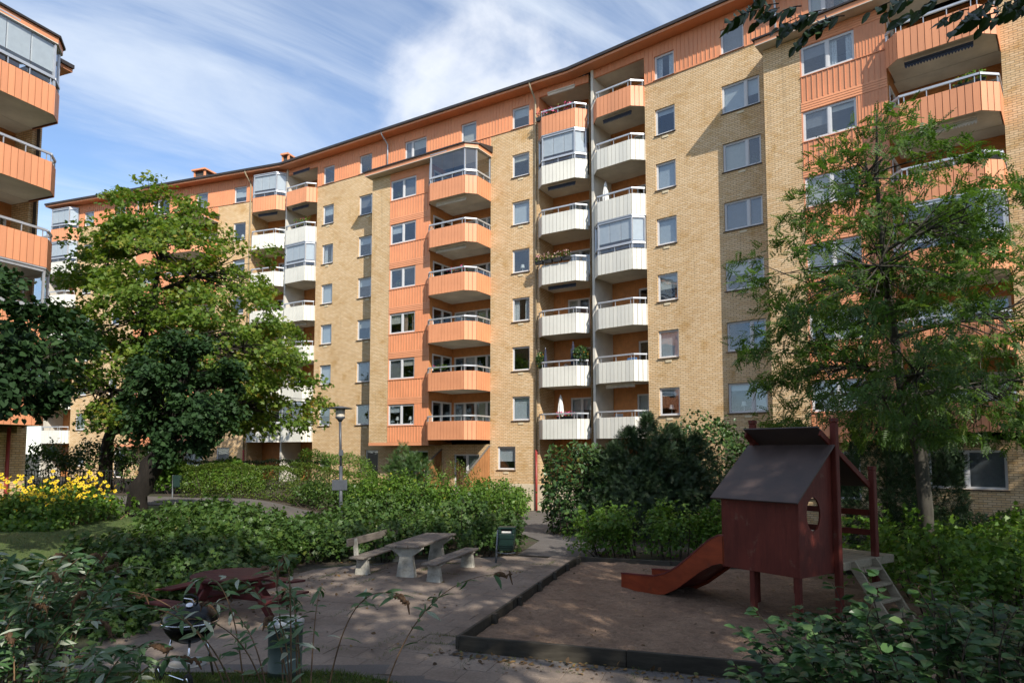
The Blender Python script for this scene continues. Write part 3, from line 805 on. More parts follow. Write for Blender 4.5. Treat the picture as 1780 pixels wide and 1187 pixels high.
# ------------------------------------------------------------------ apartment blocks
FH = 2.75
def zf(k): return 3.8 + FH * (k - 1)
ZB = -1.0
cache = {}
def wall(mb, u0, u1, z0, z1, holes, y=0.0, depth=0.14, m=0, mr=None, sgn=1):
    mr = m if mr is None else mr
    us = sorted({u0, u1, *[max(u0, min(u1, h[0])) for h in holes], *[max(u0, min(u1, h[1])) for h in holes]})
    zs = sorted({z0, z1, *[max(z0, min(z1, h[2])) for h in holes], *[max(z0, min(z1, h[3])) for h in holes]})
    for a, b in zip(us, us[1:]):
        for c_, d in zip(zs, zs[1:]):
            cu, cz = (a + b) / 2, (c_ + d) / 2
            if any(h[0] < cu < h[1] and h[2] < cz < h[3] for h in holes): continue
            mb.face([(a, y, c_), (b, y, c_), (b, y, d), (a, y, d)], m)
    for h in holes:
        a, b, c_, d = h
        yy = y + depth * sgn
        mb.face([(a, y, c_), (b, y, c_), (b, yy, c_), (a, yy, c_)], mr)
        mb.face([(a, yy, d), (b, yy, d), (b, y, d), (a, y, d)], mr)
        mb.face([(a, y, c_), (a, yy, c_), (a, yy, d), (a, y, d)], mr)
        mb.face([(b, yy, c_), (b, y, c_), (b, y, d), (b, yy, d)], mr)

def win_meshes(w, h, lights, door=False):
    key = (round(w, 3), round(h, 3), lights, door)
    if key in cache: return cache[key]
    fr = MB(); t = 0.055; d0, d1 = -0.02, 0.05
    fr.box(0, w, d0, d1, 0, t); fr.box(0, w, d0, d1, h - t, h)
    fr.box(0, t, d0, d1, t, h - t); fr.box(w - t, w, d0, d1, t, h - t)
    if isinstance(lights, tuple): cuts = [w * x for x in lights]
    else: cuts = [w * i / lights for i in range(1, lights)]
    for c_ in cuts: fr.box(c_ - 0.05, c_ + 0.05, d0 - 0.004, d1, t, h - t)
    xsl = [t] + sum([[c_ - 0.05, c_ + 0.05] for c_ in cuts], []) + [w - t]
    panes = []
    for i in range(0, len(xsl), 2):
        a, b = xsl[i], xsl[i + 1]
        fr.box(a, a + 0.035, d0 + 0.01, d1, t, h - t); fr.box(b - 0.035, b, d0 + 0.01, d1, t, h - t)
        fr.box(a + 0.035, b - 0.035, d0 + 0.01, d1, t, t + 0.035); fr.box(a + 0.035, b - 0.035, d0 + 0.01, d1, h - t - 0.035, h - t)
        if door: fr.box(a + 0.035, b - 0.035, d0 + 0.012, d1, t + 0.035, 0.35)
        p = MB(); zb = 0.35 if door else t + 0.035
        p.box(a + 0.035, b - 0.035, 0.010, 0.018, zb, h - t - 0.035)
        panes.append((p.mesh('pane', M['glass']), a, b))
    s = MB(); s.hexa([(-0.04, -0.16, -0.05), (w + 0.04, -0.16, -0.05), (w + 0.04, 0.03, -0.03), (-0.04, 0.03, -0.03), (-0.04, -0.16, -0.02), (w + 0.04, -0.16, -0.02), (w + 0.04, 0.03, 0.0), (-0.04, 0.03, 0.0)])
    cache[key] = (fr.mesh('window', M['frame']), panes, s.mesh('sill', M['dark_trim']))
    return cache[key]
vent_b = MB(); vent_b.box(-0.16, 0.16, -0.03, 0.02, -0.05, 0.05); vent_me = vent_b.mesh('vent', M['vent'])

def window(par, u0, u1, z0, z1, y, lights=1, door=False, sill=True, vent=False, dress=None, rnd=random):
    w, h = u1 - u0, z1 - z0
    fm, panes, sm = win_meshes(w, h, lights, door)
    o = obj('balcony_door' if door else 'window', fm, par, (u0, y, z0))
    for pm, a, b in panes:
        obj('pane', pm, o)
        k = dress or rnd.choice(['blind', 'blind', 'half', 'curtain', 'none', 'none', 'third'])
        q = MB()
        if k in ('blind', 'half', 'third'):
            zt = h - 0.06; zb_ = {'blind': 0.08, 'half': h * rnd.uniform(0.35, 0.6), 'third': h * rnd.uniform(0.6, 0.8)}[k]
            q.face([(a, 0.10, zb_), (b, 0.10, zb_), (b, 0.10, zt), (a, 0.10, zt)])
            q.build('blind', M[rnd.choice(['blind', 'blind', 'blind2', 'blind3'])], o)
        elif k == 'curtain':
            for side in (0, 1):
                n = 6; xa = a if side == 0 else b - (b - a) * 0.32; xb = a + (b - a) * 0.32 if side == 0 else b
                for i in range(n):
                    x0 = xa + (xb - xa) * i / n; x1 = xa + (xb - xa) * (i + 1) / n
                    q.face([(x0, 0.12 + 0.03 * (i % 2), 0.06), (x1, 0.12 + 0.03 * ((i + 1) % 2), 0.06), (x1, 0.12 + 0.03 * ((i + 1) % 2), h - 0.06), (x0, 0.12 + 0.03 * (i % 2), h - 0.06)])
            q.build('curtain', M[rnd.choice(['curtain', 'curtain2', 'curtain2', 'curtain3'])], o)
        if k in ('none', 'curtain', 'third') and not door and rnd.random() < 0.4:
            q = MB(); cxm = (a + b) / 2 + rnd.uniform(-.1, .1)
            if rnd.random() < 0.5: q.lathe([(0.0, 0.1), (0.05, 0.1), (0.02, 0.14), (0.02, 0.32), (0.13, 0.32), (0.08, 0.52), (0.0, 0.52)], 12, (cxm, 0.25, 0)); q.build('window_lamp', M['lampshade'], o)
            else:
                q.lathe([(0.0, 0.08), (0.07, 0.08), (0.09, 0.22), (0.0, 0.22)], 10, (cxm, 0.22, 0)); q.build('flower_pot', M['pot'], o)
                r5 = np.random.default_rng(rnd.randrange(10**6)); pp5 = np.array([cxm, 0.22, 0.38]) + r5.normal(size=(26, 3)) * np.array([0.10, 0.05, 0.10])
                leaves('pot_leaves', pp5, rdir(26, r5), rdir(26, r5), 0.12, 'oval', M['lf_rhodo'], o)
    if sill: obj('sill', sm, o)
    if vent: obj('vent', vent_me, o, (w * 0.5 + rnd.uniform(-0.02, 0.02), -0.10, -0.17))
    return o

# balcony outlines in (u, n), left to right
OUT = {'wl': [(0.10, 0.0), (0.10, 0.08), (0.58, 0.56), (2.55, 0.56), (3.03, 0.08), (3.03, 0.0)],
       'bay': [(14.02, 1.26), (14.02, 1.40), (14.47, 1.86), (16.92, 1.86), (17.42, 1.36), (17.42, 0.0)]}
unit_board = {}
def board_me(color):
    if color not in unit_board:
        b = MB(); b.hexa([(-0.5, -0.022, 0), (0.5, -0.022, 0), (0.5, 0.0, 0), (-0.5, 0.0, 0), (-0.5, -0.022, 1), (0.5, -0.022, 1), (0.5, 0.0, 1), (-0.5, 0.0, 1)])
        unit_board[color] = b.mesh('board', M[color])
    return unit_board[color]
def offs(poly, d):
    """offset an open outline outwards (towards +n, in local y = -n)"""
    out = []; n = len(poly)
    for i in range(n):
        p = Vector((poly[i][0], -poly[i][1])); dirs = []
        if i > 0: dirs.append((p - Vector((poly[i-1][0], -poly[i-1][1]))).normalized())
        if i < n - 1: dirs.append((Vector((poly[i+1][0], -poly[i+1][1])) - p).normalized())
        ns = [Vector((v_.y, -v_.x)) for v_ in dirs]
        m_ = sum(ns, Vector((0, 0))).normalized()
        out.append(p + m_ * (d / max(0.3, m_.dot(ns[0]))))
    return out
def balcony(par, pts, k, color, single, glazed=None, awning=None, slabmat='ceiling'):
    """pts: open outline in (u, n); one balcony with slab, boards, rail"""
    z = zf(k)
    L = offs(pts, 0.0)
    op = [tuple(p) for p in offs(pts, -0.035)]
    if abs(op[0][1] - op[-1][1]) > 0.3: op = [(op[0][0], op[-1][1])] + op
    s = MB(); s.prism(op, -0.20, -0.004, 0)
    # upstand behind the boards
    I = offs(pts, -0.03); J = offs(pts, -0.004)
    for i in range(len(pts) - 1):
        s.face([(*J[i], -0.245), (*J[i+1], -0.245), (*J[i+1], 0.77), (*J[i], 0.77)], 1)
        s.face([(*I[i+1], -0.20), (*I[i], -0.20), (*I[i], 0.77), (*I[i+1], 0.77)], 1)
        s.face([(*J[i], 0.77), (*J[i+1], 0.77), (*I[i+1], 0.77), (*I[i], 0.77)], 1)
    bal = s.build('balcony', [M[slabmat], M[color + '_seam']], par, loc=(0, 0, z))
    joined = MB()
    for i in range(len(L) - 1):
        a, b = L[i], L[i + 1]; d = b - a; ln = d.length
        if ln < 0.15: n = 1
        else: n = max(1, round(ln / 0.215))
        ang = math.atan2(d.y, d.x); wv = ln / n
        for j in range(n):
            c_ = a + d * ((j + 0.5) / n); bw_ = wv - 0.022
            if single:
                obj('board', board_me(color), bal, (c_.x, c_.y, -0.26), (0, 0, ang), (bw_, 1, 1.035))
            else:
                e = d.normalized() * bw_ / 2; nn = Vector((e.y, -e.x)).normalized() * 0.022
                joined.hexa([(*(c_ - e + nn), -0.26), (*(c_ + e + nn), -0.26), (*(c_ + e), -0.26), (*(c_ - e), -0.26),
                             (*(c_ - e + nn), 0.775), (*(c_ + e + nn), 0.775), (*(c_ + e), 0.775), (*(c_ - e), 0.775)])
    if not single: setp(joined.build('board_panel', M[color], bal), kind='stuff')
    # handrail with short posts
    r = MB(); C_ = offs(pts, -0.01)
    for i in range(len(C_) - 1):
        a, b = C_[i], C_[i + 1]
        if (b - a).length < 0.12: continue
        r.beam((*a, 1.06), (*b, 1.06), 0.07, 0.075)
        n = max(1, round((b - a).length / 0.85))
        for j in range(n + 1):
            p = a + (b - a) * (0.06 + 0.88 * j / n)
            r.box(p.x - 0.014, p.x + 0.014, p.y - 0.014, p.y + 0.014, 0.70, 1.03)
    r.build('handrail', M['alu'], bal)
    if glazed:
        G = offs(pts, -0.05); g = MB(); top = 2.42 if glazed != 'low' else 2.3
        for i, p in enumerate(G): g.box(p.x - 0.035, p.x + 0.035, p.y - 0.035, p.y + 0.035, 0.80, top)
        for i in range(len(G) - 1):
            g.beam((*G[i], top - 0.04), (*G[i+1], top - 0.04), 0.07, 0.10)
            g.beam((*G[i], 1.13), (*G[i+1], 1.13), 0.05, 0.05)
        gp = [(p.x, p.y) for p in offs(pts, 0.02)]
        if abs(gp[0][1] - gp[-1][1]) > 0.3: gp = [(gp[0][0], gp[-1][1])] + gp
        g.prism(gp, top + 0.012, top + 0.06)
        fr = g.build('glazing_frame', M['alu'], bal)
        for i in range(len(G) - 1):
            a, b = G[i], G[i + 1]; ln = (b - a).length
            if ln < 0.2: continue
            n = max(1, round(ln / 0.72))
            for j in range(n):
                p0 = a + (b - a) * ((j + 0.012) / n); p1 = a + (b - a) * ((j + 0.988) / n)
                q = MB(); q.face([(*p0, 0.83), (*p1, 0.83), (*p1, top - 0.09), (*p0, top - 0.09)])
                q.build('pane', M['glass2'], bal)
                if glazed == 'blind':
                    inn = Vector((-(b - a).y, (b - a).x)).normalized() * 0.05
                    zb_ = 1.32 if (i + j) % 2 == 0 else 1.22 + 0.1 * (j % 3)
                    q = MB(); q.face([(*(p0 + inn), zb_), (*(p1 + inn), zb_), (*(p1 + inn), top - 0.09), (*(p0 + inn), top - 0.09)])
                    q.build('blind', M['blind'], bal)
    if awning:
        A = offs(pts, -0.38); s = MB(); zt = 2.42 if k < 7 else 2.27
        lo, hi = A[2], A[3]; n = 22
        s.tube([(*lo, zt), (*hi, zt)], 0.05, 8)
        for j in range(n):
            p0 = lo + (hi - lo) * (j / n); p1 = lo + (hi - lo) * ((j + 1) / n); pm = (p0 + p1) / 2
            s.face([(*p0, zt), (*p1, zt), (*p1, zt - 0.12), (*pm, zt - 0.20), (*p0, zt - 0.12)])
        s.build('awning', M[awning], bal)
    return bal

def module(label, org, rz, LEN, rows=7, u_lo=0.0, u_hi=None, left_stack=True, right_stack=True, single=(), colB=True, group=None, zo=0.0, glz={}, awn={}, seed=1, plinth=True, leftpart=True, low_win=False, no_top=False, cutL=None, cutR=None, z_off=0.0):
    """one stairwell section of the block; local x along the facade, y into the house"""
    rnd = random.Random(seed)
    u_hi = LEN if u_hi is None else u_hi
    root = empty('apartment_block', (org[0], org[1], z_off), rz, label, 'building', group)
    ztop = zf(rows) + 2.72 + zo
    zor = zf(rows) + 0.86
    if no_top: zor = ztop = zf(rows) - 0.46
    a0 = 3.05 if left_stack else u_lo
    a1 = LEN - 3.05 if right_stack else u_hi
    RW = LEN - 23.7
    brick, orange, rib = MB(), MB(), MB()
    holes = []
    W = []   # windows: (u0,u1,z0,z1,lights,vent)
    for k in range(1, rows):
        z0, z1 = zf(k) + 0.80, zf(k) + 2.12
        if leftpart:
            W.append((3.60, 4.66, z0, z1, 1, True))
            if colB: W.append((7.0, 8.75, z0, z1, (0.63,), True))
        if right_stack: W.append((18.89, 20.02, z0, z1, 1, True))
    if leftpart:
        W.append((3.75, 4.75, 1.75, 2.45, 1, False))
        W.append((7.9, 9.0, 0.9, 3.0, 1, False))
    if right_stack: W.append((17.93, 19.1, 1.90, 3.18, 1, True))
    if leftpart:
        h1 = [w_[:4] for w_ in W if w_[0] < 9.3]
        wall(brick, a0, 9.37, ZB, zor, h1)
    wall(brick, 17.44, a1, ZB, zor, [w_[:4] for w_ in W if w_[0] > 17.4])
    # below the bay
    gb = [(11.1, 13.0, 0.35, 2.95), (14.9, 16.7, 0.35, 2.75)] if not low_win else [(10.3, 12.3, 1.0, 2.9), (14.6, 17.0, 1.55, 2.95)]
    wall(brick, 9.37, 17.44, ZB, 3.30, gb)
    for q in gb: window(root, *q, 0.10, 2, not low_win, low_win, rnd=rnd)
    # orange top storey
    T_ = []
    zt0, zt1 = zf(rows) + 0.86, zf(rows) + 2.10
    for (p, q, l) in ((3.60, 4.66, 1), (7.0, 8.1, 1), (10.9, 12.65, (0.33,)), (15.3, 16.4, 1), (18.89, 20.02, 1)):
        if p < 9.3 and not leftpart: continue
        if p > 18 and not right_stack: continue
        if not no_top: T_.append((p, q, zt0 + 0.02, zt1, l, False))
    if no_top: wall(brick, u_lo, a1, 3.3, ztop, [], 1.15)
    elif leftpart: wall(orange, a0, a1, zor, ztop, [w_[:4] for w_ in T_])
    else: wall(orange, u_lo, a1, zor, ztop, [w_[:4] for w_ in T_])
    lo = a0 if leftpart else u_lo
    n = int((a1 - lo) / 0.215)
    for i in range(n + 1):
        u = lo + 0.02 + i * (a1 - lo - 0.04) / n
        spans = [(zor + 0.02, ztop)]
        for w_ in T_:
            if w_[0] - 0.05 < u < w_[1] + 0.05: spans = [(w_[3] + 0.04, ztop)]
        if no_top: continue
        for (p, q) in spans: rib.box(u - 0.014, u + 0.014, -0.026, 0.001, p, q)
    if not no_top: rib.box(lo, a1, -0.045, 0.002, zor - 0.035, zor + 0.018)
    for (u0, u1, z0, z1, l, vnt) in W + T_:
        window(root, u0, u1, z0, z1, 0.10, l, False, True, vnt, rnd=rnd)
    # stacks of recessed balconies
    def stack(side):
        u0, u1 = (0.0, 3.05) if side == 'l' else (LEN - 3.05, LEN)
        inner = u1 if side == 'l' else u0
        bw = MB()
        for (ya, yb) in ((0.0, 1.65),):
            f = [(inner, ya, ZB), (inner, yb, ZB), (inner, yb, zor), (inner, ya, zor)]
            brick.face(f if side == 'l' else list(reversed(f)))
            f = [(inner, ya, zor), (inner, yb, zor), (inner, yb, ztop), (inner, ya, ztop)]
            orange.face(f if side == 'l' else list(reversed(f)))
        hs = []
        for k in range(1, rows + 1):
            c_ = u0 + (1.55 if side == 'l' else 0.95) + rnd.uniform(-0.1, 0.1)
            hs.append((c_ - 0.0, c_ + 1.35, zf(k) + 0.05, zf(k) + 2.05))
        wall(bw, u0, u1, ZB, ztop, hs, 1.65, 0.12)
        nb = int((u1 - u0) / 0.15)
        for i in range(nb):
            u = u0 + (i + 0.5) * (u1 - u0) / nb
            hh = [q for q in hs if q[0] - 0.03 < u < q[1] + 0.03]
            zs = ZB
            for q in hh: bw.box(u - 0.01, u + 0.01, 1.635, 1.651, zs, q[2] - 0.02); zs = q[3] + 0.02
            bw.box(u - 0.01, u + 0.01, 1.635, 1.651, zs, ztop)
        bw.build('recess_wall', M['back_orange'], root)
        for q in hs: window(root, *q, 1.70, 2, True, False, rnd=rnd)
        # header above the top balcony
        orange.box(u0, u1, -0.002, 0.10, zf(rows) + 2.30, ztop)
        for i in range(int((u1 - u0) / 0.215) + 1):
            u = u0 + 0.05 + i * 0.215
            if u < u1 - 0.03: rib.box(u - 0.014, u + 0.014, -0.03, -0.001, zf(rows) + 2.32, ztop)
        pts = OUT['wl'] if side == 'l' else [(LEN - p, q) for p, q in reversed(OUT['wl'])]
        for k in range(1, rows + 1):
            s = MB(); s.box(u0 + 0.07 * (side == 'l'), u1 - 0.07 * (side == 'r'), -0.004, 1.66, zf(k) - 0.202, zf(k) - 0.002)
            s.build('floor_slab', M['ceiling'], root)
            balcony(root, pts, k, 'orange' if k == rows else 'white', ('w' + side) in single, glz.get(('w' + side, k)), awn.get(('w' + side, k)))
        s = MB(); s.box(u0, u1, 0.0, 1.66, zf(rows) + 2.33, zf(rows) + 2.45); s.build('recess_ceiling', M['ceiling'], root)
    if left_stack:
        stack('l')
        s = MB(); s.box(-0.07, 0.07, -0.10, 1.66, ZB, ztop); s.build('divider_wall', M['plaster'], root)
    if right_stack: stack('r')
    # projecting bay: brick strip, clad window strip
    zbot = 3.25; zbt = zf(rows) - 0.40
    N_ = 1.23
    wall(brick, 9.37, 10.85, zbot + 0.18, zbt, [], -N_)
    brick.face([(9.37, 0.0, zbot + 0.18), (9.37, -N_, zbot + 0.18), (9.37, -N_, zbt), (9.37, 0.0, zbt)])
    bh = [(10.90, 12.90, zf(k) + 0.65, zf(k) + 1.87) for k in range(1, rows)]
    bayc = MB(); wall(bayc, 10.85, 14.0, zbot + 0.18, zbt, bh, -N_, 0.10); bayc.build('bay_cladding', M['orange'], root)
    bayc = MB(); bayc.box(9.37 - 0.012, 14.0, -N_ - 0.015, 0.0, zbot, zbot + 0.178); bayc.build('bay_apron', M['orange'], root)
    side = MB(); sh_ = [(-0.95, 0.90, zf(k) + 0.06, zf(k) + 2.03) for k in range(1, rows)]
    wall(side, -N_, 1.0, zbot, zbt, sh_, 0.0, 0.10)
    side.v = [(14.0 - y_, x_, z_) for x_, y_, z_ in side.v]; side.build('recess_wall', M['back_orange'], root)
    hz = MB()
    for k in range(1, rows):
        z0 = zf(k)
        zb0 = z0 - 0.46 if k > 1 else zbot + 0.2     # vertical boards below each window
        for i in range(16):
            u = 10.90 + i * (3.08 / 15)
            rib.box(u - 0.012, u + 0.012, -N_ - 0.024, -N_ + 0.001, zb0 + 0.02, z0 + 0.60)
        rib.box(10.85, 14.0, -N_ - 0.04, -N_ + 0.001, z0 + 0.60, z0 + 0.625)
        for i in range(4):                            # level boards above the window
            za = z0 + 1.90 + i * 0.102
            if za + 0.1 < zbt: hz.hexa([(10.85, -N_ - 0.022, za), (14.0, -N_ - 0.022, za), (14.0, -N_, za), (10.85, -N_, za), (10.85, -N_ - 0.008, za + 0.098), (14.0, -N_ - 0.008, za + 0.098), (14.0, -N_, za + 0.098), (10.85, -N_, za + 0.098)])
        if k % 2 or k == rows - 1:
            for i in range(9):
                u = 12.98 + i * 0.115
                rib.box(u - 0.008, u + 0.008, -N_ - 0.016, -N_ + 0.001, z0 + 0.65, z0 + 1.88)
        window(root, 10.90, 12.90, z0 + 0.65, z0 + 1.87, -N_ + 0.06, 2, False, False, False, rnd=rnd)
        # back of the bay balcony
        s = MB(); s.box(14.0, 17.44, 0.003, 1.0, z0 - 0.21, z0 - 0.003); s.build('floor_slab', M['ceiling'], root)
        s = MB(); wall(s, 14.0, 17.44, z0 - 0.01, z0 + 2.55, [(14.15, 17.3, z0 + 0.04, z0 + 2.02)], 0.98, 0.10)
        for i in range(5):
            za = z0 + 2.03 + i * 0.10
            s.box(14.0, 17.44, 0.962, 0.981, za, za + 0.085)
        s.build('recess_wall', M['back_orange'], root)
        window(root, 14.15, 17.3, z0 + 0.04, z0 + 2.02, 1.02, 4, True, False, rnd=rnd)
        sw = win_meshes(1.85, 1.97, 2, True)
        o = obj('window', sw[0], root, (13.985 + 0.03, -0.95, z0 + 0.06), (0, 0, R(90)))
        for pm, a, b in sw[1]: obj('pane', pm, o)
        balcony(root, OUT['bay'], k, 'orange', 'bay' in single, glz.get(('bay', k)), awn.get(('bay', k)))
    f = [(17.44, 0.0, zbot), (17.44, 1.0, zbot), (17.44, 1.0, zbt), (17.44, 0, zbt)]
    brick.face(list(reversed(f)))
    s = MB(); s.box(9.36, 14.0, -N_ + 0.02, 0.0, zbot + 0.004, zbot + 0.05); s.build('bay_underside', M['ceiling'], root)
    # bay roof
    rp = [(9.12, 0.0), (9.12, -1.86), (16.98, -1.98), (17.58, -1.38), (17.58, 0.0)]
    rp2 = [(9.22, 0.0), (9.22, -1.78), (16.95, -1.90), (17.50, -1.36), (17.50, 0.0)]
    s = MB(); s.prism(rp2, zbt, zbt + 0.03, 1); s.prism(rp2, zbt + 0.031, zbt + 0.24, 0); s.prism(rp, zbt + 0.241, zbt + 0.31, 2)
    t2 = [(9.12, 0.0), (9.12, -0.35), (16.6, -0.35), (17.3, -0.35), (17.58, 0.0)]
    for i in range(4):
        a_, b_ = rp[i], rp[i + 1]; c_, d_ = t2[i], t2[i + 1]
        s.face([(*a_, zbt + 0.312), (*b_, zbt + 0.312), (*d_, zbt + 0.62), (*c_, zbt + 0.62)], 2)
    s.build('bay_roof', [M['orange'], M['ceiling'], M['roof_sheet']], root)
    if not no_top:     # the clad storey reaches down to the bay roof
        s = MB(); s.face([(9.37, 0.0, zbt), (17.44, 0.0, zbt), (17.44, 0.0, zor), (9.37, 0.0, zor)]); s.build('roof_abutment', M['orange'], root)
        for i in range(38): rib.box(9.45 + i * 0.215 - 0.014, 9.45 + i * 0.215 + 0.014, -0.026, 0.001, zbt + 0.3, zor - 0.04)
    setp(hz.build('siding', M['orange'], root), kind='stuff')
    brick.build('brick_wall', M['brick'], root)
    if orange.f: orange.build('clad_wall', M['orange'], root)
    setp(rib.build('cladding_ribs', M['orange'], root), kind='stuff')
    # main roof: soffit, fascia, gutter and slope
    ov = 0.72; e0 = u_lo - (0.0 if left_stack else 0.5); e1 = u_hi + (0.0 if right_stack else 0.55)
    s = MB()
    def EL(y): return e0 if cutL is None else cutL(-y)
    def ER(y): return e1 if cutR is None else cutR(-y)
    def rbox(y0, y1, z0, z1, m):
        s.hexa([(EL(y0), y0, z0), (ER(y0), y0, z0), (ER(y1), y1, z0), (EL(y1), y1, z0), (EL(y0), y0, z1), (ER(y0), y0, z1), (ER(y1), y1, z1), (EL(y1), y1, z1)], m)
    rbox(-ov, 0.0, ztop, ztop + 0.05, 0)
    rbox(-ov - 0.002, -ov + 0.03, ztop + 0.051, ztop + 0.20, 0)
    rbox(-ov - 0.10, -ov - 0.003, ztop + 0.12, ztop + 0.26, 1)
    ya = -ov - 0.05
    s.face([(EL(ya), ya, ztop + 0.262), (ER(ya), ya, ztop + 0.262), (ER(5), 5.0, ztop + 1.6), (EL(5), 5.0, ztop + 1.6)], 1)
    s.face([(EL(5), 5.0, ztop + 1.6), (ER(5), 5.0, ztop + 1.6), (ER(11), 11.0, ztop + 0.2), (EL(11), 11.0, ztop + 0.2)], 1)
    s.build('roof', [M['orange'], M['roof_sheet']], root)
    # closed body behind the facade
    s = MB()
    s.face([(u_hi, 10.5, ZB), (u_lo, 10.5, ZB), (u_lo, 10.5, ztop), (u_hi, 10.5, ztop)])
    s.face([(u_lo, 10.5, ZB), (u_lo, 0.0, ZB), (u_lo, 0.0, ztop), (u_lo, 10.5, ztop)])
    s.face([(u_hi, 0.0, ZB), (u_hi, 10.5, ZB), (u_hi, 10.5, ztop), (u_hi, 0.0, ztop)])
    s.build('end_wall', M['brick'], root)
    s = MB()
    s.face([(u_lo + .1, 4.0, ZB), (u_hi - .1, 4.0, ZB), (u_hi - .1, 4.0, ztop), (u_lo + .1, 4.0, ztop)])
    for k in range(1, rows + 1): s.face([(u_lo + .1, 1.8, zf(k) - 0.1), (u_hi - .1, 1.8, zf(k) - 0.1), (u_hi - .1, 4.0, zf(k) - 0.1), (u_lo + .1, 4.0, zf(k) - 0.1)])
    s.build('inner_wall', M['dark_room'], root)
    if plinth and right_stack:
        s = MB(); s.box(17.46, LEN - 3.06, -0.03, 0.0, ZB, 1.15); s.box(LEN - 3.05, LEN - 0.08, -0.03, 0.0, ZB, 1.12); s.build('plinth', M['plinth'], root)
    # downpipe
    if right_stack:
        u = LEN - 3.22
        s = MB(); s.tube([(u, -0.75, ztop + 0.15), (u, -0.70, ztop - 0.05), (u, -0.12, ztop - 0.55), (u, -0.09, ztop - 0.75), (u, -0.09, 3.0)], 0.055, 8)
        s.build('downpipe', M['pipe'], root, True)
        s = MB(); s.tube([(u, -0.09, 3.0), (u, -0.09, ZB)], 0.062, 8); s.build('downpipe', M['pipe_red'], root, True)
    s = MB(); s.tube([(9.55, -0.72, ztop + 0.15), (9.55, -0.68, ztop - 0.03), (9.55, -0.12, ztop - 0.45), (9.55, -0.09, ztop - 0.6), (9.55, -0.09, zbt + 0.6)], 0.05, 8)
    s.build('downpipe', M['alu'], root, True)
    return root

A_MID = R(31.8); A_RT = R(39.877); A_LF = R(20.0)
O_MID = (-16.05, 47.68); O_RT = (4.284, 34.875); O_LF = (-16.05 - 23.7 * math.cos(A_LF), 47.68 + 23.7 * math.sin(A_LF))
def mitre(oa, aa, ob, ab):
    """functions of n giving where the eaves of block a (right end) and block b (left end) meet"""
    def uv(n):
        ea = (math.cos(aa), -math.sin(aa)); eb = (math.cos(ab), -math.sin(ab))
        pa = (oa[0] - n * math.sin(aa), oa[1] - n * math.cos(aa)); pb = (ob[0] - n * math.sin(ab), ob[1] - n * math.cos(ab))
        dx, dy = pb[0] - pa[0], pb[1] - pa[1]; den = ea[0] * -eb[1] + eb[0] * ea[1]
        return (dx * -eb[1] + eb[0] * dy) / den, (ea[0] * dy - ea[1] * dx) / den
    return (lambda n: uv(n)[0]), (lambda n: uv(n)[1])
JMR = mitre(O_MID, A_MID, O_RT, A_RT); JLM = mitre(O_LF, A_LF, O_MID, A_MID)
blk_mid = module('long apartment section straight ahead with stacked orange and white balconies', O_MID, -A_MID, 23.7, cutL=JLM[1], cutR=JMR[0],
    glz={('bay', 6): 'clear', ('wr', 6): 'blind', ('wl', 5): 'blind', ('wl', 1): 'clear'},
    awn={('wr', 7): 'awning', ('bay', 5): 'awning', ('bay', 4): 'awning', ('wr', 3): 'awning_dark', ('wr', 5): 'awning_dark', ('wl', 7): 'awning_dark', ('wl', 6): 'awning_dark', ('wl', 3): 'awning'}, seed=3)
blk_right = module('brick apartment section behind the feathery tree with near orange balconies', O_RT, -A_RT, 24.6, cutL=JMR[1], zo=0.004, right_stack=False, u_hi=26.0, low_win=True,
    single=('wl', 'bay'), glz={('wl', 4): 'blind', ('bay', 3): 'clear'}, awn={('wl', 6): 'awning_dark', ('wl', 1): 'awning', ('bay', 5): 'awning_dark', ('bay', 4): 'awning'}, seed=5)
blk_left = module('far apartment section mostly hidden behind the big maple tree', O_LF, -A_LF, 23.7, cutR=JLM[0], zo=-0.004,
    glz={('wr', 7): 'blind', ('wl', 7): 'blind', ('wl', 6): 'blind', ('wr', 1): 'clear'}, awn={('wr', 6): 'awning_dark', ('wr', 3): 'awning'}, seed=9, plinth=False)
AZ = R(21.5)
blk_near = module('near apartment corner at the picture edge with glazed top balcony', (-24.2, 8.35), R(90) - AZ, 17.75, rows=6, no_top=True, z_off=0.25, u_lo=9.37, u_hi=17.78, left_stack=False, right_stack=False, leftpart=False,
    single=('bay',), glz={('bay', 5): 'blind', ('bay', 2): 'clear'}, seed=12)
s = MB(); s.tube([(17.1, -0.10, zf(1) - 0.3), (17.1, -0.10, ZB)], 0.062, 8); s.build('downpipe', M['pipe_red'], blk_near, True)
s = MB(); s.tube([(17.58, -0.75, zf(6) - 0.4), (17.58, -0.6, zf(6) - 0.6), (17.58, -0.12, zf(6) - 0.9), (17.58, -0.10, zf(1) - 0.3)], 0.055, 8); s.build('downpipe', M['dark_trim'], blk_near, True)
# roof vents of the blocks
for (u, par, sz) in ((14.5, blk_left, 1.0), (22.6, blk_left, 0.5)):
    s = MB(); zt = zf(7) + 3.6
    s.box(u - 0.55*sz, u + 0.55*sz, 1.0, 2.2, zt - 0.6, zt + 0.35, 0); s.box(u - 0.48*sz, u + 0.48*sz, 1.06, 2.14, zt + 0.35, zt + 0.75, 1)
    for a in (-1, 1):
        s.box(u + a*0.5*sz - 0.06, u + a*0.5*sz + 0.06, 0.98, 1.1, zt + 0.35, zt + 0.8, 0)
    s.box(u - 0.68*sz, u + 0.68*sz, 0.85, 2.35, zt + 0.8, zt + 0.92, 0)
    s.build('chimney', [M['orange'], M['dark_room']], par)
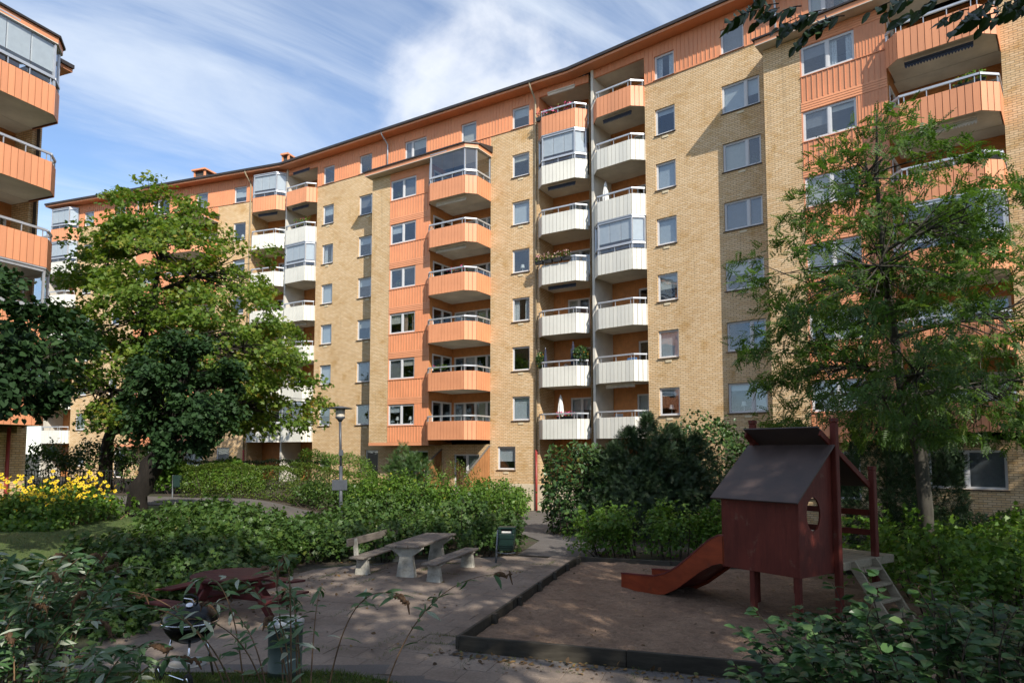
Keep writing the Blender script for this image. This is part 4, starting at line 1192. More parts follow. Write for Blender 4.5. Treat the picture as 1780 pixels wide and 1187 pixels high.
# ------------------------------------------------------------------ trees
def G(x, y, dz=0.0): return (x, y, zgf(x, y) + dz)
b = G(-20.2, 34, -0.1)
tree('maple_tree', 'tall sunlit maple tree with yellowing crown before the far facade', 'tree', b,
     [b, (-20.1, 34, 3.4), (-19.2, 34.2, 6.5), (-18.4, 34.4, 10), (-18.0, 34.5, 13.5), (-18.1, 34.5, 16)], [0.36, 0.28, 0.22, 0.15, 0.08, 0.03],
     profile([(0, 3.8), (0.12, 5.9), (0.3, 6.4), (0.5, 5.6), (0.72, 4.2), (0.88, 2.7), (1, 0.9)], 1.0), 3.9, 16.6,
     lambda t: (-16.3 - 1.8 * t, 34.5), 480, 92, 0.82, 0.40, 'lobed', 0.195, 'lf_maple', nlimb=16, seed=21, r_limb=0.09, r_twig=0.02)
b = G(-11.95, 22, -0.1)
tree('linden_tree', 'dark small linden with knobbly trunk beside the lawn', 'tree', b,
     [b, (-11.98, 22, 1.15), (-11.95, 22, 1.5), (-11.88, 22, 1.75), (-11.74, 22, 2.05), (-11.55, 22, 2.4), (-11.28, 22, 2.85), (-10.98, 22, 3.4), (-10.75, 22, 4.2), (-10.7, 22, 5.8)], [0.36, 0.30, 0.29, 0.34, 0.29, 0.32, 0.24, 0.20, 0.15, 0.05],
     profile([(0, 0.9), (0.25, 1.55), (0.55, 1.7), (0.8, 1.35), (1, 0.5)], 2.0), 2.7, 6.6,
     lambda t: (-10.75 + 0.1 * t, 22), 95, 135, 0.44, 0.34, 'heart', 0.135, 'lf_linden', bark='bark_shaded', nlimb=10, seed=31, shell=0.4, r_limb=0.06, r_twig=0.012)
b = G(-11.6, 13, -0.1)
tree('linden_tree', 'big-leaved dark linden branch reaching in before the near apartment corner', 'tree', b,
     [b, (-11.6, 13, 2.5), (-11.2, 13, 4.0), (-10.6, 13, 6.5)], [0.25, 0.22, 0.16, 0.04],
     profile([(0, 1.2), (0.3, 1.9), (0.6, 2.0), (0.85, 1.5), (1, 0.5)], 4.0), 3.75, 6.5,
     lambda t: (-10.1, 13), 75, 130, 0.42, 0.32, 'heart', 0.118, 'lf_linden', nlimb=8, seed=33, r_limb=0.05, r_twig=0.01)
b = G(9.3, 15.5, -0.1)
tree('rowan_tree', 'feathery rowan tree with open crown beside the playhouse', 'tree', b,
     [b, (9.32, 15.5, 1.6), (9.25, 15.5, 2.8), (8.85, 15.45, 4.4), (8.6, 15.4, 6.5), (8.4, 15.3, 9.0), (8.45, 15.3, 10.8)], [0.165, 0.14, 0.13, 0.10, 0.075, 0.04, 0.015],
     profile([(0, 2.4), (0.15, 3.7), (0.4, 3.6), (0.62, 2.9), (0.82, 1.7), (1, 0.4)], 0.6), 3.0, 10.9,
     lambda t: (9.1 - 0.5 * t, 15.5), 255, 36, 0.58, 0.24, 'pinnate', 0.255, 'lf_rowan', bark='bark_pale', nlimb=13, seed=41, droop=0.35, up=1.0, r_limb=0.055, r_twig=0.009, shell=0.35, lo=0.3)

# trees standing outside the picture, whose shade lies over the playground
def shade_tree(label, x, y, h, r, seed, zlow=6.5, n=110, per=64):
    b = G(x, y, -0.1)
    tree('shade_tree', label, 'tree', b, [b, (x, y, 4), (x + .3, y, 8), (x, y + .2, h - 2)], [0.4, 0.3, 0.22, 0.05],
         profile([(0, r * 0.6), (0.25, r), (0.6, r * 0.95), (0.85, r * 0.6), (1, r * 0.2)], seed), zlow, h,
         lambda t: (x, y), n, per, 0.9, 0.45, 'diamond', 0.34, 'lf_linden', nlimb=9, seed=seed, r_twig=0.02)
for i, (x, y, h, r, lb) in enumerate((
        (10.6, 1.4, 14.5, 3.8, 'tall shade tree to the side of the sandbox, nearest the rowan'), (20.0, 8.8, 18.0, 5.0, 'tall shade tree to the side, beyond the rowan'),
        (7.2, -3.0, 19.0, 4.6, 'tall shade tree behind the viewpoint, beside the beech'), (1.2, -4.6, 18.0, 4.4, 'tall shade tree straight behind the viewpoint'),
        (-5.4, -5.0, 16.5, 4.2, 'tall shade tree behind the buddleia'), (13.2, -5.5, 20.5, 4.8, 'tallest shade tree behind the viewpoint'),
        (24.0, 6.0, 18.0, 4.5, 'shade tree farthest to the side of the playground'))):
    shade_tree(lb, x, y, h, r, 60 + i)

# beech whose twigs hang in at the top edge
beech = empty('beech_tree', G(6.2, 1.2), 0, 'dark beech twigs hanging in at the top edge', 'tree')
bo = Vector(beech.location)
mb = MB(); mb.tube([(0, 0, -0.1), (0.05, 0, 3), (-0.1, 0.2, 6.2), (-0.2, 0.3, 9)], [0.22, 0.18, 0.14, 0.06], 10); mb.build('trunk', M['bark'], beech, True)
rng = np.random.default_rng(5)
limb = bez((-0.1, 0.2, 6.2), (-1.6, 3.4, 7.6), (-4.3, 4.6, 7.15), 12); limb2 = bez((-0.1, 0.2, 6.0), (-0.6, 3.0, 7.4), (-1.6, 4.7, 7.05), 10)
mb = MB(); mb.tube(limb, [0.07 - 0.005 * i for i in range(12)], 6); mb.tube(limb2, [0.06 - 0.005 * i for i in range(10)], 6)
LP, LD, LN, LS = [], [], [], []
def twig(p0, p1, nl):
    path = bez(p0, Vector(p0).lerp(Vector(p1), 0.5) + Vector((0, 0, 0.06)), p1, 6)
    mb.tube(path, [0.006, 0.005, 0.004, 0.004, 0.003, 0.002], 4, cap=False)
    for k in range(nl):
        t = 0.15 + 0.85 * k / nl; q = path[min(5, int(t * 5))].lerp(path[min(5, int(t * 5) + 1)], t * 5 - int(t * 5))
        d = (Vector(p1) - Vector(p0)).normalized(); sd = Vector((-d.y, d.x, 0)).normalized() * (1 if k % 2 else -1)
        LP.append(q); LD.append(d * 0.5 + sd * 0.7 + Vector((0, 0, -0.35 + rng.normal() * 0.2))); LN.append(Vector((rng.normal() * 0.4, -0.9 + rng.normal() * 0.3, 0.35))); LS.append(rng.uniform(0.085, 0.13))
def hang(px, py_, depth):   # a point as seen from the path, at its own distance
    f_ = 1187.0; a = (px - 890) / f_; bb = (698.5 - py_) / f_; c_, s_ = math.cos(R(4.142)), math.sin(R(4.142))
    k = depth / (c_ - bb * s_); return Vector((a * k, depth, 2.9 + (s_ + bb * c_) * k)) - bo
for (x, y, e) in ((1275, 10, 10), (1402, 30, 9), (1345, 30, 9), (1680, 6, 8), (1745, -4, 8), (1262, 22, 11), (1310, 20, 9), (1352, 48, 10), (1378, 62, 9), (1392, 44, 9), (1338, 12, 8), (1290, 8, 7), (1365, 30, 8), (1530, 12, 8), (1556, 22, 6), (1590, 8, 6), (1650, 34, 10), (1700, 30, 9), (1735, 14, 9), (1668, 16, 8), (1760, 6, 6), (1715, 8, 7), (1500, 6, 5), (1630, 22, 7)):
    dp = 5.2 + rng.uniform(-0.25, 0.35); p1 = hang(x, y + 24, dp); p0 = p1 + Vector((rng.uniform(0.22, 0.42), rng.uniform(-0.1, 0.1), rng.uniform(0.10, 0.24)))
    twig(p0, p1, e)
mb.build('branch', M['twig_dark'], beech, True)
def leaf_variants(kind, mat, n=5):
    out = []
    v, f = TM[kind]
    for i in range(n):
        me = bpy.data.meshes.new('leaf'); me.from_pydata(v.tolist(), [], f.tolist()); me.materials.append(M[mat])
        at = me.attributes.new('var', 'FLOAT', 'FACE'); at.data.foreach_set('value', [(i + 0.5) / n] * len(f)); me.update(); out.append(me)
    return out
def single_leaves(par, pos, dirs, nrm, size, kind, mat, rng, name='leaf', weights=None):
    ms = leaf_variants(kind, mat, 8); x, y, z = basis(np.array(dirs, float), np.array(nrm, float))
    for i in range(len(pos)):
        o = bpy.data.objects.new(name, ms[int(rng.integers(0, 8)) if weights is None else int(rng.choice(8, p=weights))]); COL.objects.link(o); o.parent = par
        s_ = float(size[i])
        o.matrix_basis = Matrix(((x[i][0]*s_, y[i][0]*s_, z[i][0]*s_, pos[i][0]), (x[i][1]*s_, y[i][1]*s_, z[i][1]*s_, pos[i][1]), (x[i][2]*s_, y[i][2]*s_, z[i][2]*s_, pos[i][2]), (0, 0, 0, 1)))
single_leaves(beech, [tuple(p) for p in LP], [tuple(p) for p in LD], [tuple(p) for p in LN], LS, 'oval', 'lf_beech', rng)

# ------------------------------------------------------------------ shrubs and hedges
shrub('currant_shrub', 'wide currant thicket between the lawn and the round red table', 'shrub', G(-8.3, 15.8), shoots(-9.1, -5.3, 13.6, 18.6, 0.92, 260, 1), 13000, 'lobed', 0.125, 'lf_currant', 50, 1)
shrub('currant_shrub', 'currant thicket at the lawn edge beside the linden trunk', 'shrub', G(-8.6, 20.4), shoots(-10.3, -6.4, 18.8, 22.6, 0.95, 190, 46), 8500, 'lobed', 0.13, 'lf_currant', 40, 46)
shrub('currant_shrub', 'low currant shrub in front of the lawn, behind the buddleia', 'shrub', G(-7.6, 11.8), shoots(-10.4, -6.0, 10.4, 13.4, 0.45, 200, 2), 7500, 'lobed', 0.12, 'lf_currant', 40, 2)
shrub('currant_shrub', 'tall currant thicket behind the backrest bench', 'shrub', G(-4.4, 19.4), shoots(-6.6, -2.6, 17.9, 22.2, 1.2, 230, 3), 11000, 'lobed', 0.12, 'lf_currant', 50, 3)
shrub('currant_shrub', 'leafy currant bush right behind the green litter bin', 'shrub', G(-1.1, 20.4), shoots(-3.0, 0.2, 19.0, 22.4, 1.42, 160, 4), 8500, 'lobed', 0.115, 'lf_currant', 40, 4)
shrub('currant_shrub', 'light green currant row along the far sandbox edge', 'shrub', G(4.2, 18.9), shoots(1.8, 6.8, 18.35, 19.6, 1.62, 120, 5, zlo=0.1, low=0.1, spread=0.16, arch=0.35), 7000, 'lobed', 0.105, 'lf_bright', 60, 5)
shrub('currant_shrub', 'bright currant thicket beyond the playhouse steps, under the rowan', 'shrub', G(10.0, 13.6), shoots(7.0, 13.6, 11.4, 17.0, 1.5, 330, 6), 14000, 'lobed', 0.115, 'lf_bright', 60, 6)
shrub('garden_shrub', 'sunlit rounded shrub on the bank below the middle bay', 'shrub', G(-4.6, 29.5), shoots(-7.4, -2.0, 30.0, 33.2, 2.0, 200, 7, spread=0.2), 9000, 'oval', 0.15, 'lf_bright', 40, 7)
shrub('garden_shrub', 'sunlit ragged shrub beside the path to the downpipe', 'shrub', G(-0.6, 31.5), shoots(-2.4, 0.6, 30.2, 35.4, 1.8, 170, 8, spread=0.2, arch=0.4), 7500, 'oval', 0.14, 'lf_bright', 40, 8)
shrub('garden_shrub', 'sunny green shrub below the sign on the lamp post', 'shrub', G(-7.6, 27.0), shoots(-9.4, -3.4, 29.4, 31.4, 1.35, 190, 9, spread=0.2), 6500, 'oval', 0.14, 'lf_currant', 40, 9)
def box_hedge(x0, x1, y0, y1, z1):
    def fn(rng, n):
        p = np.stack([rng.uniform(x0, x1, n), rng.uniform(y0, y1, n), rng.random(n)], 1)
        s_ = rng.random(n); k = rng.random(n)
        p[:, 1] = np.where(s_ < 0.5, y0 + 0.12 * rng.random(n) ** 2 + 0.05 * np.sin(p[:, 0] * 3), p[:, 1])
        zt = z1 + 0.05 * np.sin(p[:, 0] * 2.3) + 0.04 * np.sin(p[:, 0] * 7 + p[:, 1] * 5)
        p[:, 2] = np.where((s_ >= 0.5) & (k < 0.8), zt - 0.15 * rng.random(n) ** 2, zt * rng.random(n) + 0.05)
        p[:, 0] = np.where((s_ >= 0.5) & (k > 0.9), x1 - 0.1 * rng.random(n), p[:, 0])
        p[:, 2] += zg(p[:, 0], p[:, 1]); return p
    return fn
shrub('clipped_hedge', 'clipped hedge along the curve of the asphalt path', 'hedge', G(-11.4, 30.5), box_hedge(-14.6, -9.6, 30.2, 31.6, 1.45), 12000, 'oval', 0.075, 'lf_hedge', 30, 11)
shrub('clipped_hedge', 'clipped hedge behind the lamp post, below the white divider', 'hedge', G(-8.0, 34.4), box_hedge(-11.0, -5.8, 33.6, 35.0, 1.55), 10000, 'oval', 0.08, 'lf_hedge', 30, 12)
shrub('clipped_hedge', 'long dark hedge in front of the ground floor behind the maple', 'hedge', G(-14, 38), box_hedge(-20, -10.2, 37.4, 38.6, 1.55), 9000, 'oval', 0.10, 'lf_rhodo', 30, 13)
shrub('clipped_hedge', 'bright rounded hedge under the small ground-floor window', 'hedge', G(-9.4, 38.0), mass(-12.0, -7.6, 37.2, 39.4, 2.15, 0.7, 0.15, 14), 7000, 'oval', 0.09, 'lf_bright', 30, 14)
shrub('juniper_bush', 'spiky blue-green juniper in front of the bay ground floor', 'shrub', G(-5.6, 36.0), ball(-5.5, 36.2, 1.55, 1.15, 0.9, 1.25, 3, 0.3), 3500, 'needle', 0.30, 'lf_rhodo', 20, 15, up=0.4, droop=-0.5)
shrub('dry_bush', 'brownish bare-twigged bush beside the wooden screen', 'shrub', G(-3.0, 35.4), ball(-2.9, 35.4, 1.3, 1.1, 0.8, 1.2, 4, 0.3), 1500, 'oval', 0.10, 'lf_hedge', 160, 16, stem_mat='twig', r=0.007)
shrub('rose_bush', 'dark rose hedge with few red blooms behind the yellow flowers', 'shrub', G(-19.5, 31), mass(-24.5, -17.2, 33.5, 36.0, 2.2, 0.8, 0.5, 17), 6500, 'oval', 0.16, 'lf_currant', 40, 17)
shrub('lilac_shrub', 'light green leafy shrub across the asphalt behind the linden trunk', 'shrub', G(-15.8, 33), mass(-17.6, -12.6, 33.2, 35.0, 1.35, 0.6, 0.4, 18), 5500, 'heart', 0.17, 'lf_bright', 30, 18)
# conifers and rhododendrons
rh = [('round rhododendron at the path edge in front of the dark yew', (2.5, 24.6, 1.4, 1.4, 1.4, 1.75), 21, 5200), ('rhododendron with orange-tinged leaves behind the playhouse roof', (7.3, 26.0, 2.05, 2.4, 1.7, 2.1), 22, 7000)]
for lb, p, sd_, n_ in rh:
    shrub('rhododendron', lb, 'shrub', G(p[0], p[1]), ball(*p, sd_, 0.16, 0.3), n_, 'oval', 0.17, 'lf_rhodo', 30, sd_, up=0.6, droop=0.1)
def yew_pts(parts):
    def fn(rng, n):
        out = []
        for (x, y, h, r) in parts:
            m = int(n / len(parts)); t = rng.random(m) ** 0.8
            a = rng.uniform(0, 6.283, m); tier = 1 + 0.22 * np.sin(t * 40 + 3 * np.sin(a * 3 + x)) + 0.2 * np.sin(5 * a + x * 3 + t * 9)
            q = 1 - 0.55 * rng.random(m) ** 1.5
            rr = r * (1 - t ** 1.6) ** 0.8 * tier * q + 0.05
            out.append(np.stack([x + rr * np.cos(a), y + rr * np.sin(a), zg(x, y) + 0.1 + h * t], 1))
        return np.concatenate(out)
    return fn
shrub('yew_tree', 'broad dark yew with spiky shoots in front of white balconies', 'tree', G(5.0, 24.5),
      yew_pts([(4.9, 24.6, 4.1, 1.2), (4.2, 24.4, 3.6, 1.5), (5.7, 24.4, 3.7, 1.5), (3.6, 23.9, 3.0, 1.5), (6.4, 23.9, 3.3, 1.5), (5.1, 23.4, 3.2, 1.5), (3.1, 24.3, 2.6, 1.2), (4.4, 23.2, 2.5, 1.5), (5.9, 23.1, 2.5, 1.5)]), 26000, 'needle', 0.27, 'lf_yew', 40, 23, up=0.5, droop=-0.15, r=0.02)
for i, (x, y, h, r, lb) in enumerate(((10.7, 20.0, 5.2, 0.95, 'slim dark columnar thuja behind the playhouse, the one left of the rowan trunk'), (12.1, 20.2, 5.5, 1.05, 'wider dark columnar thuja directly behind the rowan trunk'))):
    def tp(rng, n, x=x, y=y, h=h, r=r):
        t = rng.random(n); a = rng.uniform(0, 6.283, n)
        rr = r * np.interp(t, [0, 0.1, 0.4, 0.75, 1], [0.8, 1, 0.95, 0.6, 0.05]) * (1 + 0.1 * np.sin(6 * a + 9 * t) + 0.08 * np.sin(30 * t)) * (1 - 0.25 * rng.random(n) ** 2)
        return np.stack([x + rr * np.cos(a), y + rr * np.sin(a), zg(x, y) + 0.05 + h * t], 1)
    shrub('thuja', lb, 'tree', G(x, y), tp, 11000, 'needle', 0.19, 'lf_thuja', 1, 25 + i, up=0.1, droop=-0.9)
shrub('cotoneaster_bed', 'low dark shrubs under the ground-floor windows by the picture edge', 'shrub', G(15, 22.6), mass(11.6, 18.5, 21.0, 22.6, 1.0, 0.5, 0.3, 28), 5500, 'oval', 0.11, 'lf_rhodo', 30, 28)
# yellow coneflowers
fl = shrub('coneflower_bed', 'tall yellow coneflowers in bloom beside the near apartment corner', 'flowers', G(-13.4, 20), shoots(-14.9, -11.9, 18.6, 21.6, 0.98, 190, 31), 7500, 'oval', 0.13, 'lf_bright', 90, 31, stem_mat='twig')
rng = np.random.default_rng(77); bm_ = MB(); nfl = 215
pp, dd, nn_, vv = [], [], [], []
cen_b = MB()
for i in range(nfl):
    x = rng.uniform(-14.5, -12.05); y = rng.uniform(18.6, 21.4)
    z = zgf(x, y) + 0.92 + 0.28 * math.sin(x * 2.1) * math.sin(y * 2.7) + rng.uniform(-0.22, 0.36)
    if rng.random() < 0.12: z -= 0.45
    ax = Vector((rng.normal() * 0.45 + 0.2, -0.7 + rng.normal() * 0.3, 0.6)).normalized(); u = ax.cross(Vector((0, 0, 1))).normalized(); w_ = ax.cross(u)
    for k in range(8):
        a = k * math.pi / 4 + rng.uniform(-.2, .2); d = u * math.cos(a) + w_ * math.sin(a) - ax * 0.25
        pp.append((x, y, z)); dd.append(tuple(d)); nn_.append(tuple(ax)); vv.append(rng.random())
    c_ = Vector((x, y, z)) - fl.location
    cen_b.lathe([(0.02, 0), (0.018, 0.02), (0.0, 0.03)], 6, tuple(c_))
leaves('blossoms', np.array(pp) - np.array(fl.location), np.array(dd), np.array(nn_), 0.072, 'diamond', M['lf_flower'], fl, np.array(vv))
cen_b.build('flower_centres', M['spike'], fl)
def pts_carpet(x0, x1, y0, y1, h):
    return lambda rng, n: (lambda x, y: np.stack([x, y, zg(x, y) + h * rng.random(n)], 1))(rng.uniform(x0, x1, n), rng.uniform(y0, y1, n))
shrub('ground_cover', 'low bright green ground cover along the flower bed edge', 'plants', G(-14, 18.2), pts_carpet(-16.5, -11.8, 17.6, 18.7, 0.22), 2600, 'heart', 0.10, 'lf_bright', 10, 35)

# ------------------------------------------------------------------ near shrubs with leaves one can pick apart
def big_shrub(root, pos, d, nr, size, kind, mat, nsingle, rng, wts=None):
    base = np.array(root.location); P = pos
    dist = np.linalg.norm(P - np.array([0, 0, 2.9]), axis=1)
    px = 890 + 1187 * P[:, 0] / np.maximum(P[:, 1], 0.1); py_ = 784 - 1187 * (P[:, 2] - 2.9) / np.maximum(P[:, 1], 0.1)
    inf = (px > -10) & (px < 1790) & (py_ < 1187) & (py_ > 0)
    score = size / dist * np.where(inf, 1, 0) * (0.75 + 0.5 * rng.random(len(P))) + 0.004 * (P[:, 2])
    order = np.argsort(-score); a, b_ = order[:nsingle], order[nsingle:]
    single_leaves(root, P[a] - base, d[a], nr[a], size[a], kind, mat, rng, weights=wts)
    var = rng.random(len(b_)) * 0.96
    setp(leaves('foliage', P[b_] - base, d[b_], nr[b_], size[b_], kind, M[mat], root, var), kind='stuff')

dog = empty('dogwood_shrub', G(3.4, 5.2), 0, 'dark dogwood shrub with broad leaves in the near corner by the steps', 'shrub')
rng = np.random.default_rng(91)
mb = MB(); P, D, Nn, S = [], [], [], []
for i in range(190):
    x = rng.uniform(1.95, 5.4); y = rng.uniform(4.3, 6.9)
    r0 = Vector((x * 0.75 + 0.9, y * 0.8 + 1.0, zgf(x, y) - 0.05))
    fall = float(sstep(1.9, 3.2, x + 0.25 * (y - 5)))
    top = zgf(x, y) + (0.42 + 0.58 * fall) * rng.uniform(0.78, 1.12) - 0.10 * max(0, y - 5.6)
    if rng.random() < 0.16: top += rng.uniform(0.15, 0.4)
    tip = Vector((x + rng.normal() * 0.12, y + rng.normal() * 0.12, top))
    path = bez(r0, r0.lerp(tip, 0.5) + Vector((rng.normal() * 0.12, rng.normal() * 0.12, 0.22)), tip, 10)
    mb.tube([p - dog.location for p in path], [0.010 - 0.0008 * k for k in range(10)], 5, cap=False)
    for k in range(9, 1, -1):
        for sgn in (1, -1):
            for rep in range(2 if k > 5 else 1):
                p = path[k].lerp(path[k - 1], rng.random())
                ax = (path[k] - path[k - 1]).normalized(); a = rng.uniform(0, 6.28)
                sdv = Vector((math.cos(a), math.sin(a), 0)) * sgn
                P.append(p + sdv * 0.015); D.append(sdv * 0.9 + ax * 0.3 + Vector((0, 0, -0.15 + rng.normal() * 0.2)))
                Nn.append(Vector((rng.normal() * 0.35, -0.15 + rng.normal() * 0.35, 1))); S.append(rng.uniform(0.08, 0.14))
mb.build('stem', M['twig_dark'], dog, True)
big_shrub(dog, np.array(P), np.array(D), np.array(Nn), np.array(S), 'oval', 'lf_dog', 290, rng)

def buddleia(label, roots, seed, n_st, lean, hgt, leafy, nsingle, spikes=0.5, xr=0.5, wild=1.0):
    NP = 20; cx0, cy0 = roots; root = empty('buddleia_shrub', G(cx0, cy0), 0, label, 'shrub')
    rng = np.random.default_rng(seed); mb = MB(); sp = MB(); P, D, Nn, S = [], [], [], []
    for i in range(n_st):
        a = rng.uniform(0, 6.28); q = rng.random() ** 0.5
        x = cx0 + xr * q * math.cos(a); y = cy0 + 0.45 * q * math.sin(a)
        r0 = Vector((x, y, zgf(x, y) - 0.05)); H_ = hgt * rng.uniform(0.6, 1.1)
        out = Vector((math.cos(a) * 0.7 + lean, math.sin(a) * 0.45, 0)) * rng.uniform(0.35, 1.25) * wild
        tip = r0 + out + Vector((0, 0, H_)); mid = r0 + out * 0.25 + Vector((0, 0, H_ * rng.uniform(0.9, 1.25)))
        path = bez(r0, mid, tip, NP)
        mb = MB(); mb.tube([p - root.location for p in path], [0.0080 - 0.0003 * k for k in range(NP)], 5, cap=False); mb.build('stem', M['twig'], root, True)
        for k in range(4, NP):
            if rng.random() > leafy * (0.55 + 0.03 * k): continue
            ax = (path[k] - path[k - 1]).normalized(); a2 = rng.uniform(0, 6.28)
            for sgn in (1, -1):
                sdv = Vector((math.cos(a2), math.sin(a2), 0)) * sgn
                P.append(path[k] + sdv * 0.006); D.append(sdv * 0.85 + ax * 0.45 + Vector((0, 0, -0.25 + rng.normal() * 0.25)))
                Nn.append(Vector((rng.normal() * 0.5, -0.25 + rng.normal() * 0.5, 0.9))); S.append(rng.uniform(0.09, 0.19))
                if rng.random() < 0.35:      # small young leaves in the axil
                    P.append(path[k]); D.append(ax + sdv * 0.6); Nn.append(Vector((rng.normal(), rng.normal(), 0.6))); S.append(rng.uniform(0.04, 0.08))
        if rng.random() < spikes:
            ax = (path[NP-1] - path[NP-3]).normalized(); pp_ = []; sp = MB()
            for k in range(7): pp_.append(path[NP-1] + ax * 0.027 * k - root.location + Vector((0, 0, -0.004 * k * k * rng.uniform(0, 1))))
            sp.tube(pp_, [0.008, 0.02, 0.023, 0.020, 0.017, 0.012, 0.004], 7)
            for k in range(26):
                t = rng.random(); c_ = pp_[int(t * 5.9)]; dv = Vector(rng.normal(size=3)).normalized() * 0.022
                sp.box(c_.x + dv.x - .006, c_.x + dv.x + .006, c_.y + dv.y - .006, c_.y + dv.y + .006, c_.z + dv.z - .006, c_.z + dv.z + .006)
            sp.build('flower_spike', M['spike'], root)
    big_shrub(root, np.array(P), np.array(D), np.array(Nn), np.array(S), 'lance', 'lf_budd', min(nsingle, len(P)), rng)
buddleia('arching buddleia with brown flower spikes in the near corner by the grill', (-4.75, 6.1), 101, 74, 0.0, 1.28, 1.0, 290, 0.35, 0.8)
buddleia('sparse buddleia stems in front of the ash can', (-1.75, 6.1), 103, 15, 0.05, 1.3, 0.6, 180, 0.5, 0.75, 1.9)
buddleia('low buddleia at the bottom edge in front of the grill wheels', (-3.75, 5.3), 107, 30, -0.15, 0.62, 0.95, 200, 0.15, 0.7)

# grass, moss and litter
def scatter_grass(name, label, poly, n, size, seed, mat='lf_grass', kind='blade', lay=0.5, dz=0.0):
    rng = np.random.default_rng(seed); poly = np.array(poly)
    lo_, hi_ = poly.min(0), poly.max(0); pts = np.zeros((0, 2))
    while len(pts) < n:
        q = rng.uniform(lo_, hi_, (n * 2, 2)); ins = np.zeros(len(q), bool); j = len(poly) - 1
        for i in range(len(poly)):
            c_ = ((poly[i, 1] > q[:, 1]) != (poly[j, 1] > q[:, 1])) & (q[:, 0] < (poly[j, 0] - poly[i, 0]) * (q[:, 1] - poly[i, 1]) / (poly[j, 1] - poly[i, 1] + 1e-12) + poly[i, 0])
            ins ^= c_; j = i
        pts = np.concatenate([pts, q[ins]])
    pts = pts[:n]; P = np.stack([pts[:, 0], pts[:, 1], zg(pts[:, 0], pts[:, 1]) + dz], 1)
    d = unit(rng.normal(size=(n, 3)) * np.array([lay, lay, 0.2]) + np.array([0, 0, 1.0])); nr = rdir(n, rng)
    return setp(leaves(name, P, d, nr, size * rng.uniform(0.5, 1.3, n), kind, M[mat], None, rng.random(n)), label, 'grass', kind='stuff')
scatter_grass('grass', 'short mown grass on the lawn by the flower bed', [(-17, 11), (-11, 11), (-8.6, 14), (-7.6, 19), (-8.2, 22.5), (-10.6, 24.8), (-13.3, 25.6), (-14.5, 22), (-16.5, 17.5)], 42000, 0.055, 201)
scatter_grass('grass', 'rough tufted grass on the bank by the grill and ash can', [(-5.2, 6.6), (-1.6, 6.8), (-1.2, 8.2), (-2.2, 8.7), (-3.4, 8.3), (-5.4, 8.6)], 13000, 0.075, 202, lay=0.8)
# tufts and moss in the slab joints
rng = np.random.default_rng(7); pts = []
for (u, v_, nn) in ((-0.35, 0.12, 260), (-0.75, 0.35, 120), (-0.5, 0.6, 180), (-1.2, 0.1, 160), (-0.6, -0.2, 150), (-0.9, -0.5, 60), (0.35, -0.55, 110), (0.9, -0.5, 90), (1.6, -0.6, 80), (2.6, -0.55, 150), (-1.9, -0.6, 90), (-2.4, 3.2, 40), (-1.6, 5.6, 160), (-0.7, 7.9, 200), (-1.0, 7.6, 160),
                   (-2.7, 5.6, 120), (-3.4, 6.2, 300), (-3.9, 6.0, 300), (-4.4, 5.2, 400), (-4.0, 4.2, 160), (-1.7, 2.9, 60), (-2.9, 1.4, 60), (-3.2, 7.0, 420), (-1.9, 6.9, 260), (-1.3, 6.4, 160), (-5.2, 4.6, 300), (-5.0, 6.1, 350)):
    ln = rng.choice([0.0, 1.0]); 
    for k in range(nn):
        a = rng.normal() * 0.24; b_ = rng.normal() * 0.035
        p = SB0 + E2 * (u + (a if ln else b_)) + E1 * (v_ + (b_ if ln else a)); pts.append((p.x, p.y, zgf(p.x, p.y) + 0.008))
pts = np.array(pts)
setp(leaves('grass', pts, unit(rng.normal(size=pts.shape) * 0.7 + np.array([0, 0, 0.8])), rdir(len(pts), rng), 0.05 * rng.uniform(0.4, 1.3, len(pts)), 'blade', M['lf_grass'], None, rng.random(len(pts))), 'weedy grass growing in the paving joints', 'grass', kind='stuff')
n = 900; pts = []
for k in range(n):
    z_ = rng.random()
    if z_ < 0.45: p = SB0 + E2 * rng.uniform(-0.3, 6) + E1 * (-0.12 - abs(rng.normal()) * 0.28)
    elif z_ < 0.6: p = SB0 + E2 * rng.uniform(-6, -0.1) + E1 * rng.uniform(-0.8, 8)
    elif z_ < 0.7: p = SB0 + E2 * rng.uniform(0.1, 5) + E1 * rng.uniform(0.1, 7.5)
    else: p = SB0 + E2 * rng.uniform(-6.5, -4.2) + E1 * rng.uniform(0, 5)
    inside = (p - SB0).dot(E2) > 0 and (p - SB0).dot(E1) > 0
    pts.append((p.x, p.y, zgf(p.x, p.y) + (0.09 if inside else 0.022)))
pts = np.array(pts)
setp(leaves('fallen_leaves', pts, unit(rng.normal(size=pts.shape) * np.array([1, 1, 0.25])), unit(rng.normal(size=pts.shape) * 0.35 + np.array([0, 0, 1.0])), 0.065 * rng.uniform(0.4, 1.5, n), 'oval', M['lf_litter'], None, rng.random(n)), 'dry fallen leaves strewn over paving and sand', 'leaves', kind='stuff')
